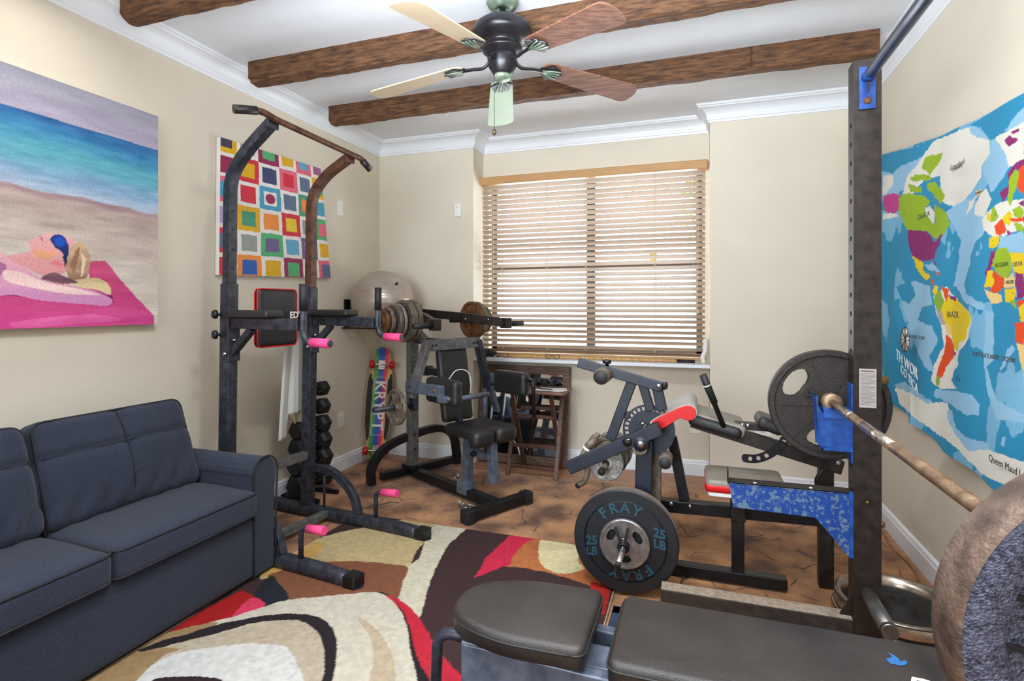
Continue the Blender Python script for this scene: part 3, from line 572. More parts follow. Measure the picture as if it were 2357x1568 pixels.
W_, LB, OC = (226, 224, 214), (146, 192, 222), (44, 142, 184); GR, PU, YE, RE, TA = (150, 182, 40), (136, 42, 108), (230, 200, 30), (226, 78, 30), (232, 200, 130)
MAP = [
 (cA([(100, 540), (500, 440), (560, 400), (640, 600), (360, 760), (100, 900)]), LB), (cA([(100, 520), (300, 490), (510, 430), (470, 490), (400, 560), (330, 590), (250, 620), (180, 680), (100, 660)]), OC),
 (cA([(400, 580), (500, 430), (640, 370), (760, 320), (850, 320), (960, 430), (950, 520), (880, 620), (880, 700), (780, 860), (700, 970), (640, 930), (560, 900), (560, 700), (440, 720), (330, 860), (260, 850), (300, 700)]), W_),
 (cA([(770, 320), (880, 320), (940, 400), (1060, 330), (1150, 260), (1230, 160), (1230, 60), (780, 300)]), OC), (cA([(940, 420), (1000, 400), (1080, 520), (1100, 620), (1060, 700), (1000, 780), (960, 830), (900, 700), (880, 620), (950, 520)]), LB),
 (cA([(780, 300), (850, 310), (890, 350), (950, 420), (860, 400), (800, 370)]), LB), (cA([(1180, 190), (1240, 150), (1240, 260), (1120, 330), (1060, 350)]), LB),
 (cA([(990, 400), (1240, 260), (1240, 560), (1170, 620), (1090, 620), (1080, 540)]), W_), (cA([(1060, 420), (1100, 380), (1130, 400), (1170, 400), (1160, 430), (1110, 460), (1090, 470)]), PU), (cA([(1115, 355), (1180, 320), (1180, 340), (1140, 370)]), PU),
 (cA([(110, 700), (180, 690), (200, 740), (170, 800), (110, 860)]), W_), (cA([(110, 860), (180, 830), (240, 850), (240, 970), (190, 1000), (130, 980), (110, 900)]), (190, 62, 140)), (cA([(110, 1000), (200, 990), (240, 1010), (180, 1030), (110, 1040)]), W_),
 (cA([(600, 980), (760, 880), (900, 900), (940, 1000), (900, 1150), (820, 1240), (790, 1400), (740, 1570), (660, 1570), (700, 1400), (720, 1200), (640, 1060)]), LB),
 (cA([(820, 1000), (860, 860), (920, 800), (960, 880), (900, 1020)]), W_), (cA([(760, 1010), (790, 900), (850, 850), (800, 960)]), W_),
 (cA([(240, 850), (320, 830), (440, 860), (480, 900), (440, 960), (520, 1080), (520, 920), (600, 980), (640, 1080), (580, 1160), (520, 1190), (460, 1130), (300, 1130), (260, 1040), (230, 960)]), GR),
 (cA([(410, 640), (440, 560), (500, 530), (585, 515), (560, 580), (500, 660), (480, 690), (440, 660)]), GR), (cA([(305, 760), (350, 770), (410, 800), (380, 830), (320, 820)]), GR), (cA([(450, 760), (510, 740), (560, 800), (595, 850), (570, 920), (530, 880), (490, 830), (460, 800)]), GR), (cA([(320, 720), (360, 690), (480, 690), (490, 730), (340, 740)]), GR), (cA([(380, 790), (410, 780), (420, 830), (390, 830)]), GR),
 (cA([(445, 950), (480, 930), (520, 990), (510, 1080), (480, 1040), (445, 1000)]), W_),
 (cA([(300, 1120), (450, 1130), (490, 1170), (510, 1220), (575, 1150), (560, 1230), (520, 1300), (510, 1350), (430, 1370), (370, 1350), (330, 1300), (300, 1200)]), PU),
 (cA([(505, 1340), (530, 1400), (515, 1400)]), PU), (cA([(335, 1320), (430, 1380), (420, 1440), (470, 1470), (480, 1500), (450, 1520), (390, 1450)]), YE), (cA([(500, 1430), (560, 1470), (540, 1480)]), RE), (cA([(430, 1400), (500, 1380), (560, 1450), (480, 1440)]), LB),
 (cA([(480, 1510), (510, 1510), (500, 1560)]), RE),
 (cA([(880, 1040), (1000, 920), (1040, 900), (1130, 890), (1230, 880), (1230, 1100), (1060, 1170), (980, 1180), (900, 1120)]), W_), (cA([(1030, 830), (1060, 800), (1090, 780), (1100, 660), (1150, 600), (1230, 560), (1230, 600), (1160, 660), (1110, 720), (1090, 850), (1050, 910)]), PU),
 (cA([(1090, 900), (1100, 720), (1150, 640), (1180, 670), (1170, 760), (1130, 850), (1110, 940)]), GR), (cA([(1160, 780), (1180, 640), (1230, 600), (1230, 840), (1180, 820)]), RE), (cA([(1170, 910), (1230, 890), (1230, 950), (1190, 930)]), PU),
 (cA([(950, 1060), (970, 930), (1000, 960), (1020, 1020), (1000, 1050)]), GR), (cA([(925, 1010), (950, 980), (955, 1040), (930, 1050)]), YE), (cA([(985, 1090), (1040, 1040), (1070, 1080), (1070, 1140), (1030, 1170), (1000, 1160)]), RE), (cA([(1040, 1030), (1100, 970), (1130, 1010), (1100, 1090), (1060, 1070)]), YE), (cA([(1120, 960), (1180, 930), (1220, 980), (1200, 1030), (1140, 1020)]), GR), (cA([(1100, 1030), (1200, 1030), (1230, 1000), (1230, 1060), (1120, 1060)]), RE),
 (cA([(940, 1180), (1030, 1175), (1010, 1250), (970, 1275), (945, 1260)]), YE), (cA([(1070, 1110), (1120, 1150), (1170, 1180), (1140, 1210), (1090, 1170)]), PU), (cA([(1030, 1180), (1230, 1130), (1230, 1300), (1100, 1290), (1010, 1270)]), LB), (cA([(1130, 1060), (1200, 1080), (1220, 1140), (1160, 1130)]), GR),
 (cA([(900, 1480), (940, 1380), (960, 1300), (1000, 1290), (990, 1330), (950, 1430), (920, 1490)]), PU), (cA([(960, 1400), (1010, 1270), (1080, 1260), (1110, 1330), (1120, 1440), (1070, 1510), (1000, 1450)]), GR), (cA([(1100, 1300), (1230, 1310), (1230, 1480), (1140, 1450)]), YE), (cA([(905, 1570), (930, 1440), (980, 1440), (980, 1570)]), YE), (cA([(975, 1440), (1060, 1500), (1050, 1570), (980, 1570)]), RE), (cA([(1060, 1570), (1070, 1510), (1130, 1450), (1150, 1570)]), TA), (cA([(1150, 1450), (1230, 1480), (1230, 1570), (1150, 1570)]), PU),
 (cA([(830, 820), (880, 800), (885, 840), (840, 850)]), TA),
 # lower half
 (cB([(260, 50), (330, 20), (440, 60), (460, 200), (440, 330), (500, 450), (440, 560), (470, 700), (400, 640), (330, 480), (240, 200)]), LB), (cB([(300, 20), (340, 120), (290, 190), (230, 160), (200, 60)]), OC), (cB([(350, 300), (380, 210), (470, 190), (500, 300), (440, 350)]), OC),
 (cB([(240, 760), (330, 820), (460, 900), (560, 900), (590, 970), (640, 1120), (700, 1210), (800, 1220), (1120, 1330), (1130, 1560), (820, 1420), (600, 1200), (330, 1010), (220, 900), (190, 800)]), W_),
 (cB([(180, 770), (260, 750), (400, 860), (460, 890), (430, 910), (300, 830), (220, 800)]), LB), (cB([(560, 960), (600, 960), (620, 1080), (720, 1160), (860, 1190), (880, 1240), (720, 1250), (640, 1150), (580, 1060)]), LB),
 (cB([(840, 240), (900, 240), (900, 600), (850, 640), (920, 880), (1120, 990), (1120, 1040), (920, 1020), (860, 850), (830, 640)]), LB), (cB([(1000, 520), (1040, 490), (1050, 520), (980, 640), (940, 680)]), LB), (cB([(480, 800), (620, 820), (740, 840), (800, 920), (790, 990), (700, 990), (620, 930), (520, 880), (470, 850)]), LB), (cB([(960, 1150), (990, 1150), (980, 1220), (955, 1200)]), LB), (cB([(620, 20), (680, 0), (700, 120), (840, 190), (830, 240), (700, 180), (640, 80)]), LB),
 (cB([(560, 60), (640, 160), (720, 240), (740, 300), (720, 440), (650, 530), (640, 620), (590, 740), (640, 800), (520, 800), (450, 740), (470, 640), (540, 480), (520, 330), (480, 240), (470, 120)]), W_),
 (cB([(520, 180), (580, 130), (640, 160), (700, 220), (735, 270), (725, 340), (700, 440), (650, 470), (640, 530), (610, 500), (600, 420), (550, 330), (520, 270)]), YE), (cB([(480, 110), (520, 90), (540, 160), (520, 250), (490, 220), (470, 180)]), (130, 170, 60)), (cB([(515, 65), (580, 80), (580, 130), (550, 170), (540, 110)]), RE), (cB([(580, 120), (630, 140), (620, 170), (590, 150)]), PU), (cB([(480, 200), (520, 240), (550, 330), (530, 340), (500, 280)]), (170, 160, 160)), (cB([(540, 330), (590, 350), (600, 420), (560, 400)]), TA),
 (cB([(560, 405), (600, 450), (620, 520), (600, 590), (560, 640), (540, 700), (500, 740), (480, 720), (500, 640), (540, 540)]), RE), (cB([(600, 520), (630, 540), (615, 570)]), PU), (cB([(475, 730), (500, 700), (515, 780), (490, 770)]), (140, 170, 70)), (cB([(470, 60), (500, 60), (490, 120), (460, 100)]), YE),
 (cB([(840, 0), (910, 0), (905, 50), (860, 60)]), YE), (cB([(905, 0), (970, 0), (970, 70), (905, 120), (870, 80), (900, 50)]), RE), (cB([(975, 0), (1060, 0), (1050, 60), (980, 70)]), TA), (cB([(980, 80), (1060, 70), (1050, 170), (990, 180)]), YE), (cB([(1060, 0), (1130, 0), (1130, 130), (1070, 160)]), PU), (cB([(830, 80), (870, 100), (960, 120), (970, 170), (890, 190), (850, 130)]), TA), (cB([(1070, 180), (1130, 140), (1130, 200), (1080, 210)]), RE), (cB([(1080, 210), (1130, 180), (1130, 340), (1090, 300)]), YE), (cB([(1050, 320), (1130, 320), (1130, 480), (1060, 460)]), RE), (cB([(1060, 470), (1130, 480), (1130, 700), (1100, 640)]), TA), (cB([(1020, 160), (1060, 170), (1070, 220), (1030, 200)]), GR),
 (cB([(620, 720), (640, 700), (670, 750), (640, 750)]), (30, 110, 170)),
 # east of the picture edge
 ([(2357, 330), (2700, 120), (2900, 500), (2600, 620), (2357, 560)], RE), ([(2357, 560), (2500, 520), (2560, 700), (2400, 760)], TA), ([(2357, 600), (2480, 620), (2520, 900), (2420, 1020), (2357, 900)], YE)]
def map_col(A):
    X, Y = px_of(A); y, z = A[:, 1], A[:, 2]; X = X + 7 * (fbm(y * 34, z * 34, 4) - .47); Y = Y + 7 * (fbm(y * 34 + 7, z * 34, 4) - .47)
    C = np.tile(np.array(OC, float), (len(A), 1)); C[fbm(y * 7, z * 5 + 3, 4) > .56] = (120, 180, 214)
    for poly, c in MAP: C[inside(X, Y, poly)] = c
    lx = (fbm(y * 90, z * 260, 2) > .62) & ((np.abs(C - np.array(YE)).sum(1) < 5) | (np.abs(C - np.array(GR)).sum(1) < 5) | (np.abs(C - np.array(RE)).sum(1) < 5) | (np.abs(C - np.array(PU)).sum(1) < 5)); C[lx] *= .72
    return C
panel('printed_cloth', mp_, mat_painted('printed_cloth', .8, 0, 300), map_pos, 520, 400, map_col)
def on_map(px, py): 
    p = P(px, py, x=1.0); return p
for body, px, py, s_ in (('TH WOR', 2086, 838, .075), ('CO TICA', 2092, 872, .06)): b = MB(); b.text(body, P(px, py, x=.985), (0, -1, -.35 if s_ < .07 else -.25), (0, 0, 1), s_, .0008); obj('title_lettering', b, M_WPRINT, mp_)
b = MB()
for body, px, py, s_ in (('Greenland', 2203, 380, .03), ('(Denmark)', 2204, 386, .02), ('CANADA', 2125, 497, .035), ('ALGERIA', 2305, 610, .022), ('LIBYA', 2342, 608, .022), ('BRAZIL', 2193, 725, .035), ('Queen Maud L', 2312, 1072, .035), ('NIGER', 2324, 650, .018), ('SOUTH PACIFIC OCEAN', 2105, 776, .022), ('SOUTH ATLANTIC OCEAN', 2284, 822, .024), ('Iceland', 2252, 443, .016)):
    b = MB(); b.text(body, P(px, py, x=.985), (0, -1, .0), (0, 0, 1), s_, .0004); obj('place_name', b, M_INK, mp_)
b = MB(); cc = P(2083, 782, x=.985)
b.sweep([cc + Vector((0, .062 * math.cos(t), .062 * math.sin(t))) for t in np.linspace(0, 2 * math.pi, 33)], [(-.0015, -.001), (.0015, -.001), (.0015, .001), (-.0015, .001)], (1, 0, 0))
for k in range(8): t = k * math.pi / 4; b.tube([cc, cc + Vector((0, .06 * math.cos(t), .06 * math.sin(t)))], .0016, 5)
cr = obj('compass_rose', b, M_INK, mp_); b = MB(); b.lathe(cc + Vector((.002, 0, 0)), (1, 0, 0), [(0, 0), (.062, 0), (.062, .001), (0, .001)], 40); obj('disc', b, M_WPRINT, cr)
# ================================================================ SOFA
sf = thing('sofa', 'charcoal grey fabric sofa against the left wall', 'sofa', (-2.3, 1.4, 0))
b = MB(); b.rbox((-2.31, 1.385, .185), .345, .70, .155, .02, None, 10); obj('base', b, M_SOFA, sf)
b = MB(); b.rbox((-2.60, 1.385, .46), .085, .70, .33, .05, None, 10); obj('back_frame', b, M_SOFA, sf)
def arm(yc, yo):
    sgn = 1 if yo > yc else -1; b = MB(); sec = []
    # rolled arm outline in y,z: inner face up, over a roll and down
    out = [(yc - sgn * .06, .03), (yc - sgn * .06, .50)] + [(yc + .01 * sgn - sgn * .075 * math.cos(t), .50 + .08 * math.sin(t)) for t in np.linspace(0.1, math.pi * .98, 10)] + [(yc + sgn * .08, .44), (yc + sgn * .075, .36), (yc + sgn * .07, .03)]
    b.prism([(-1.965, y, z) for y, z in out], (-.70, 0, 0)); o = obj('arm', b, M_SOFA, sf, bevel=.018, seg=4)
    p = MB(); p.tube([(-1.962, y + (.004 if y > yc else -.004), z + (.003 if z > .4 else 0)) for y, z in out], .005, 6); obj('piping', p, M_PIPING, o)
arm(2.082, 2.2); arm(.63, .5)
def seatfn(p, H):
    x, y, z = p; z += (.018 * (1 - (x / H[0]) ** 2) * (1 - (y / H[1]) ** 4) if z > 0 else 0); z += .006 * noise.noise(Vector((x * 5, y * 5, 0))) if z > 0 else 0; return (x, y, z)
for yc in (1.03, 1.697):
    b = MB(); b.rbox((-2.22, yc, .382), .285, .331, .062, .03, None, 16, seatfn); o = obj('seat_cushion', b, M_SOFA, sf)
    p = MB(); xf = -1.938
    for zz in (.432, .334):
        p.tube(fillet([(-2.36, yc - .331, zz), (xf, yc - .331, zz), (xf, yc + .331, zz), (-2.36, yc + .331, zz)], .04, 6), .0045, 6)
    obj('piping', p, M_PIPING, o)
for yc in (1.03, 1.69):
    b = MB(); lean = R(17); ax = (Vector((math.cos(lean), 0, math.sin(lean))), Vector((0, 1, 0)), Vector((-math.sin(lean), 0, math.cos(lean))))
    def bf(p, H):
        x, y, z = p; u, v = y / H[1], z / H[2]; x += .045 * (1 - u * u) * (1 - v * v) * (1 if x > 0 else .3)
        if x > 0:
            x -= .014 * math.exp(-(u / .06) ** 2) + .014 * math.exp(-((v - .30) / .07) ** 2); x += .020 * max(0, -v) * math.sin(y * 62 + 1.5 * math.sin(z * 22)) * max(0, 1 - abs(v + .62) * 1.8) + .006 * noise.noise(Vector((y * 11, z * 5, yc)))
        y *= 1 - .05 * max(0, v); return (x, y, z)
    b.rbox((-2.405, yc, .635), .075, .335, .215, .05, ax, 44, bf); o = obj('back_cushion', b, M_SOFA, sf)
    p = MB(); c = Vector((-2.405, yc, .635))
    pts = [c + ax[0] * .055 + ax[1] * (a * .325) + ax[2] * (d * .208) for a, d in ((-1, -1), (-.97, 1), (.97, 1), (1, -1))]; p.tube(fillet(pts, .05, 6), .0045, 6); obj('piping', p, M_PIPING, o)
    p = MB()
    def sp3(u, v): return c + ax[0] * (.075 + .045 * (1 - u * u) * (1 - v * v) - .0135) + ax[1] * (u * .335 * (1 - .05 * max(0, v))) + ax[2] * (v * .215)
    p.tube([sp3(u, .30) for u in np.linspace(-.93, .93, 30)], .0022, 5); obj('seam', p, M_PIPING, o)
    p = MB(); p.tube([sp3(0, v) for v in np.linspace(-.85, .92, 24)], .0022, 5); obj('seam', p, M_PIPING, o)
# ================================================================ PULL-UP / DIP TOWER
tw = thing('pull_up_tower', 'dusty dark steel pull-up and dip tower standing beside the sofa', 'pull-up tower', (-2.25, 2.48, 0))
U = Vector((1, -.10, 0)).normalized(); V_ = Vector((.097, .995, 0)).normalized(); ZV = Vector((0, 0, 1))
for nm, x0, y0, m in (('near', -2.345, 2.225, M_STEEL), ('far', -2.29, 2.79, M_STEEL)):
    B0 = Vector((x0, y0, 0)); lean = lambda z: Vector((.016 * z, 0, 0))
    b = MB(); b.bar([B0 + ZV * .07, B0 + lean(1.42) + ZV * 1.42], .062, .062, (0, 1, 0)); up = obj('lower_upright', b, m, tw, bevel=.004)
    b = MB()
    for z in (1.30, 1.34, 1.40): b.lathe(B0 + lean(z) + ZV * z + U * .031, U, [(0, .002), (.004, .002), (.004, 0)], 10)
    obj('adjusting_holes', b, M_INK, up)
    p = [B0 + lean(1.38) + ZV * 1.38, B0 + lean(1.85) + ZV * 1.98, B0 + lean(2.1) + U * .11 + ZV * 2.10, B0 + lean(2.1) + U * .30 + ZV * (2.225 if nm == 'near' else 2.19)]
    b = MB(); b.bar(fillet(p, .10, 8), .05, .05, (0, 1, 0)); b.box(p[-1], .006, .034, .034, (U, V_, ZV)); ux = obj('upper_upright', b, M_STEEL if nm == 'near' else M_RUST, tw, bevel=.004)
    b = MB()
    for z in (1.5, 1.6, 1.7, 1.8): b.lathe(B0 + lean(z) + ZV * z + U * .026, U, [(0, .002), (.0045, .002), (.0045, 0)], 10)
    obj('pin_holes', b, M_INK, ux)
    # foot
    fz = .045; z0 = B0 - U * .30 + ZV * fz; f1 = B0 + U * .60 + ZV * fz; f2 = B0 + U * .82 + ZV * .035
    b = MB(); b.sweep(spline([z0, B0 + ZV * fz, f1, f2], 6), [(.034 * math.copysign(abs(math.cos(t)) ** .6, math.cos(t)), .034 * math.copysign(abs(math.sin(t)) ** .6, math.sin(t))) for t in [2 * math.pi * k / 16 for k in range(16)]], (0, 0, 1), True); ft = obj('foot_bar', b, M_STEEL, tw)
    b = MB(); b.box(f2 + U * .028, .035, .038, .034, (U, V_, ZV)); obj('end_cap', b, M_BLACK, ft, bevel=.006)
    b = MB(); b.lathe(f2 + U * .05 + Vector((0, 0, -.034)), (0, 0, 1), [(0, 0), (.045, 0), (.04, .012), (.02, .016), (0, .016)], 24); obj('rubber_pad', b, M_NAVY, ft)
    b = MB(); b.bar(spline([B0 + ZV * .31 + U * .03, B0 + U * .20 + ZV * .30, B0 + U * .345 + ZV * .20, B0 + U * .40 + ZV * .075], 8), .042, .042, (0, 1, 0)); obj('brace', b, M_STEEL, tw, bevel=.004)
    if nm == 'far': b = MB(); b.tube([B0 + U * .135 + ZV * .30, B0 + U * .135 + ZV * .07], .007, 8); obj('strut', b, M_STEEL, tw)
    # push-up handle
    h = B0 + U * .525; b = MB(); b.tube(fillet([h + ZV * .07, h + ZV * .225, h + U * .14 + ZV * .235], .035, 8), .013, 12); hh = obj('push_up_handle', b, M_STEEL, tw)
    b = MB(); b.tube([h + U * .045 + ZV * .229, h + U * .15 + ZV * .237], .021, 16); g = obj('foam_grip', b, M_PINK, hh)
    # dip arm
    za = 1.215; A = B0 + lean(za)
    b = MB(); b.bar([A + U * .02 + ZV * za, A + U * .50 + ZV * (za - .005)], .044, .056); b.bar([A + U * .02 + ZV * (za - .165), A + U * .17 + ZV * (za - .03)], .036, .036, (0, 1, 0)); b.box(A + U * .034 + ZV * (za - .075), .006, .036, .125, (U, V_, ZV)); da = obj('dip_arm', b, M_STEEL, tw, bevel=.004)
    b = MB()
    for dz in (.015, -.09): b.lathe(A + U * .04 + ZV * (za + dz), U, [(0, .008), (.007, .007), (.009, 0)], 10)
    b.lathe(A + V_ * -.037 + U * .015 + ZV * (za - .16), (0, -1, 0), [(0, .008), (.008, .007), (.01, 0)], 10); obj('bolts', b, M_CHROME, da)
    b = MB(); b.rbox(A + U * .18 + ZV * (za + .047), .155, .055, .02, .014, (U, V_, ZV), 10); obj('arm_pad', b, M_VINYL, da)
    e = A + U * .52
    b = MB(); b.tube(fillet([e + ZV * (za + .19), e + ZV * (za - .085), e + U * .17 + ZV * (za - .09)], .055, 8), .0165, 14); hg = obj('handle', b, M_STEEL, da)
    b = MB(); b.tube([e + ZV * (za + .065), e + ZV * (za + .195)], .0205, 16); obj('rubber_grip', b, M_RUBBER, da)
    b = MB(); b.tube([e + U * .05 + ZV * (za - .088), e + U * .165 + ZV * (za - .09)], .0225, 16); gp = obj('foam_grip', b, M_PINK, da)
    for dz in (.045, -.06):
        b = MB()
        c = A - U * .028 + V_ * -.055 + ZV * (za + dz) if nm == 'near' else A - U * .03 + V_ * -.045 + ZV * (za + dz * .5)
        b.tube([c + V_ * .06, c], .009, 8); b.lathe(c, (-.5, -.8, 0), [(0, .02), (.016, .019), (.024, .008), (.022, -.006), (0, -.01)], 18); obj('knob', b, M_BLACK, tw)
b = MB(); t0 = Vector((-2.345, 2.225, 0)) + Vector((.034, 0, 0)) + U * .325 + ZV * 2.232; t1 = t0 + V_ * .568 - ZV * .035
b.tube(fillet([t0 + V_ * -.19 + U * -.06 + ZV * .0, t0 + V_ * -.08 + U * -.01 + ZV * .02, t0 + V_ * -.01, t1 + V_ * .01, t1 + V_ * .06, t1 + V_ * .13 + ZV * -.05 + U * .01], .05, 6), .0165, 14); pb = obj('pull_up_bar', b, M_RUST, tw)
b = MB(); b.tube([t0 + V_ * -.195 + U * -.062 + ZV * -.001, t0 + V_ * -.10 + U * -.02 + ZV * .0165], .021, 14); obj('rubber_grip', b, M_BROWNBLK, pb)
b = MB(); b.tube([t1 + V_ * .135 + ZV * -.053 + U * .0105, t1 + V_ * .075 + ZV * -.013 + U * .002], .020, 14); obj('rubber_grip', b, M_BROWNBLK, pb)
b = MB(); b.bar([(-2.34, 2.225, .385), (-2.285, 2.79, .385)], .045, .05); obj('crossbar', b, M_STEEL2, tw, bevel=.004)
b = MB(); b.bar([(-2.20, 2.21, .05), (-2.12, 2.775, .05)], .045, .04); obj('floor_crossbar', b, M_STEEL2, tw, bevel=.004)
b = MB(); b.bar([(-2.365, 2.225, 1.20), (-2.31, 2.79, 1.20)], .04, .04); obj('crossbar', b, M_STEEL, tw, bevel=.004)
ax = (V_, -U, ZV); pc_ = Vector((-2.255, 2.485, 1.238))
b = MB(); b.rbox(pc_, .135, .025, .158, .022, ax, 20); bp_ = obj('back_pad', b, M_VINYL, tw)
b = MB(); q = fillet([pc_ + ax[0] * (a * .137) + ax[2] * (d * .16) - ax[1] * .012 for a, d in ((0, 1), (1, 1), (1, -1), (-1, -1), (-1, 1), (0, 1))], .03, 6); b.tube(q, .0045, 8)
b.tube([p + ax[1] * .022 for p in q], .003, 6); obj('piping', b, M_RED, bp_)
b = MB(); b.text('ED', pc_ + ax[0] * .105 - ax[1] * .027 + ax[2] * .012, V_, ZV, .052, .0008, bold=.0015); lt = obj('lettering', b, M_WPRINT, bp_)
V_ = Vector((0, 1, 0))
# ---- towel
def towel_mesh(x0, y0, y1, yb0, yb1, ztop, zb0, zb1, seed, m, nm, par):
    b = MB(); nu, nv = 40, 44; vs = []
    for j in range(nv + 1):
        v = j / nv
        for i in range(nu + 1):
            u = i / nu; ya = y0 + (y1 - y0) * u; yb = yb0 + (yb1 - yb0) * u; k = v ** .7; y = ya * (1 - k) + yb * k
            zb = zb0 + (zb1 - zb0) * (1 if u > .45 else 0 if u < .38 else (u - .38) / .07); z = ztop + (zb - ztop) * v
            x = x0 + .011 * math.sin(u * 11 + seed + v * .8) * (.4 + .6 * v) + .004 * math.sin(u * 27 + seed) * v - .03 * max(0, .06 - v) / .06
            vs.append((x, y, z))
    b.add(vs, [(j * (nu + 1) + i, j * (nu + 1) + i + 1, (j + 1) * (nu + 1) + i + 1, (j + 1) * (nu + 1) + i) for j in range(nv) for i in range(nu)], True)
    return obj(nm, b, m, par, solid=.008)
tl = thing('towel', 'white towel draped behind the pull-up tower above the dumbbells', 'towel', (-2.38, 2.75, 1.2))
towel_mesh(-2.37, 2.715, 2.835, 2.62, 2.845, 1.245, .50, .64, 0, M_TOWEL, 'front_fold', tl); towel_mesh(-2.42, 2.76, 2.86, 2.74, 2.89, 1.245, .60, .56, 2, mat('cream_terry_towel', (214, 206, 184), .95, var=.05, scale=60, bump=.5, bscale=500), 'back_fold', tl)
b = MB(); b.tube([(-2.31, 2.69, 1.225), (-2.40, 2.70, 1.235)], .006, 8); b.tube([(-2.395, 2.69, 1.235), (-2.395, 2.88, 1.235)], .008, 8); obj('towel_rail', b, M_STEEL, tw)
# ================================================================ DUMBBELLS ON THEIR TREE
tr = thing('dumbbell_tree', 'upright dumbbell rack holding hex dumbbells against the left wall', 'dumbbell rack', (-2.52, 3.09, 0))
b = MB(); b.span((-2.66, 2.97, 0), (-2.36, 3.0, .03)); b.span((-2.66, 3.17, 0), (-2.36, 3.2, .03)); b.span((-2.66, 2.97, 0), (-2.63, 3.2, .03)); obj('base', b, M_BLACK, tr, bevel=.003)
for y in (3.035, 3.135):
    b = MB(); b.bar([(-2.585, y, .02), (-2.585, y, .80)], .03, .03, (0, 1, 0)); obj('upright', b, M_BLACK, tr, bevel=.003)
HZ = [.115, .245, .362, .478, .60, .725]
for z in HZ:
    b = MB()
    for y in (3.035, 3.135): b.tube([(-2.58, y, z - .035), (-2.50, y, z - .028), (-2.455, y, z - .006)], .008, 8)
    obj('cradle', b, M_BLACK, tr)
def dumbbell(z, k, hd, label):
    c = Vector((-2.505, 3.085, z)); t = thing('hex_dumbbell', label, 'dumbbell', c, 'hex dumbbells on the rack')
    b = MB(); b.lathe(c - V_ * .09, (0, 1, 0), [(0, 0), (.013, 0), (.0135, .05), (.016, .09), (.0135, .13), (.013, .18), (0, .18)], 16); obj('handle', b, M_CHROME, t)
    for s in (-1, 1):
        b = MB(); prof = [(hd * .70, 0), (hd, .016), (hd, .062 * k), (hd * .80, .078 * k)]; vs = []
        for r, h in prof: vs += [c + V_ * s * (.075 + h) + Vector((r * math.cos(a), 0, r * math.sin(a))) for a in [math.pi / 3 * q + .12 for q in range(6)]]
        b.add(vs, [(i * 6 + j, i * 6 + (j + 1) % 6, (i + 1) * 6 + (j + 1) % 6, (i + 1) * 6 + j) for i in range(3) for j in range(6)]); b.add(vs[:6], [tuple(range(6))]); b.add(vs[-6:], [tuple(range(6))])
        hdo = obj('head', b, M_RUBBER, t, bevel=.004)
names = ['lowest and largest hex dumbbell at the bottom of the rack', 'black hex dumbbell second from the bottom of the rack', 'black hex dumbbell third from the bottom of the rack', 'black hex dumbbell third from the top of the rack', 'black hex dumbbell second from the top of the rack', 'smallest hex dumbbell at the very top of the rack']
for i, z in enumerate(HZ): dumbbell(z, 1.25 - i * .05, .078 - i * .0045, names[i])
# ================================================================ BALL
bc = P(881, 695, t=4.43); br_ = .254
b = MB(); b.lathe(bc - Vector((0, 0, br_)), (0, 0, 1), [(max(br_ * math.sin(a) * (1 + .0022 * math.sin(a * 46)), 0), br_ - br_ * math.cos(a)) for a in np.linspace(0, math.pi, 90)], 72)
o = obj('exercise_ball', b, M_BALL, org=bc); tag(o, 'large silver exercise ball resting in the back left corner', 'exercise ball')
b = MB(); pp = P(914, 652, t=4.21); b.lathe(pp, (bc - pp) * -1, [(0, .006), (.008, .005), (.010, 0), (.009, -.02)], 12); obj('valve_plug', b, M_INK, o)
hr = thing('ball_holder', 'black wall bracket holding up the silver exercise ball', 'bracket', (XL, bc.y, bc.z - .2))
b = MB(); b.tube(fillet([(XL + .008, bc.y - .17, bc.z - .21), (bc.x + .16, bc.y - .17, bc.z - .21), (bc.x + .16, bc.y + .17, bc.z - .21), (XL + .008, bc.y + .17, bc.z - .21)], .12, 8), .007, 8); obj('hoop', b, M_BLACK, hr)
b = MB(); b.box((XL + .006, bc.y - .10, bc.z - .10), .006, .035, .12); obj('mounting_plate', b, M_BLACK, hr)
b = MB(); b.box((XL + .006, bc.y + .17, bc.z - .16), .006, .02, .06); obj('mounting_plate', b, M_BLACK, hr)
# ================================================================ LONGBOARD
lb = thing('longboard', 'colourful striped longboard with red wheels leaning in the corner', 'longboard', (-2.58, 4.02, 0))
B0 = Vector((-2.59, 3.985, .0)); T0 = Vector((-2.60, 4.135, .945)); Lz = (T0 - B0).normalized(); Sx = Vector((.80, .60, 0)); Nn = Sx.cross(Lz).normalized(); 
if Nn.y > 0: Nn = -Nn
Sx = Lz.cross(Nn).normalized(); 
if Sx.x < 0: Sx = -Sx
LN = (T0 - B0).length
def bw(t): return float(np.interp(t, [0, .012, .03, .1, .2, .3, .5, .7, .8, .87, .93, .965, .985, 1], [.016, .036, .05, .066, .088, .104, .112, .106, .088, .077, .070, .060, .044, .014]))
def brd(t, s, d=0): return B0 + Lz * (t * LN) + Sx * (s) + Nn * (d)
b = MB(); ts = list(np.linspace(0, 1, 60)); b.prism([brd(t, bw(t), .02) for t in ts] + [brd(t, -bw(t), .02) for t in ts[::-1]], Nn * .010); dk = obj('deck', b, mat('maple_veneer', (206, 166, 112), .5, var=.1, scale=8), lb)
STR = [(-.060, -.034, (84, 150, 60)), (-.034, -.020, (40, 128, 120)), (-.020, .018, (24, 84, 176)), (.018, .040, (206, 40, 90)), (.040, .056, (232, 96, 50))]
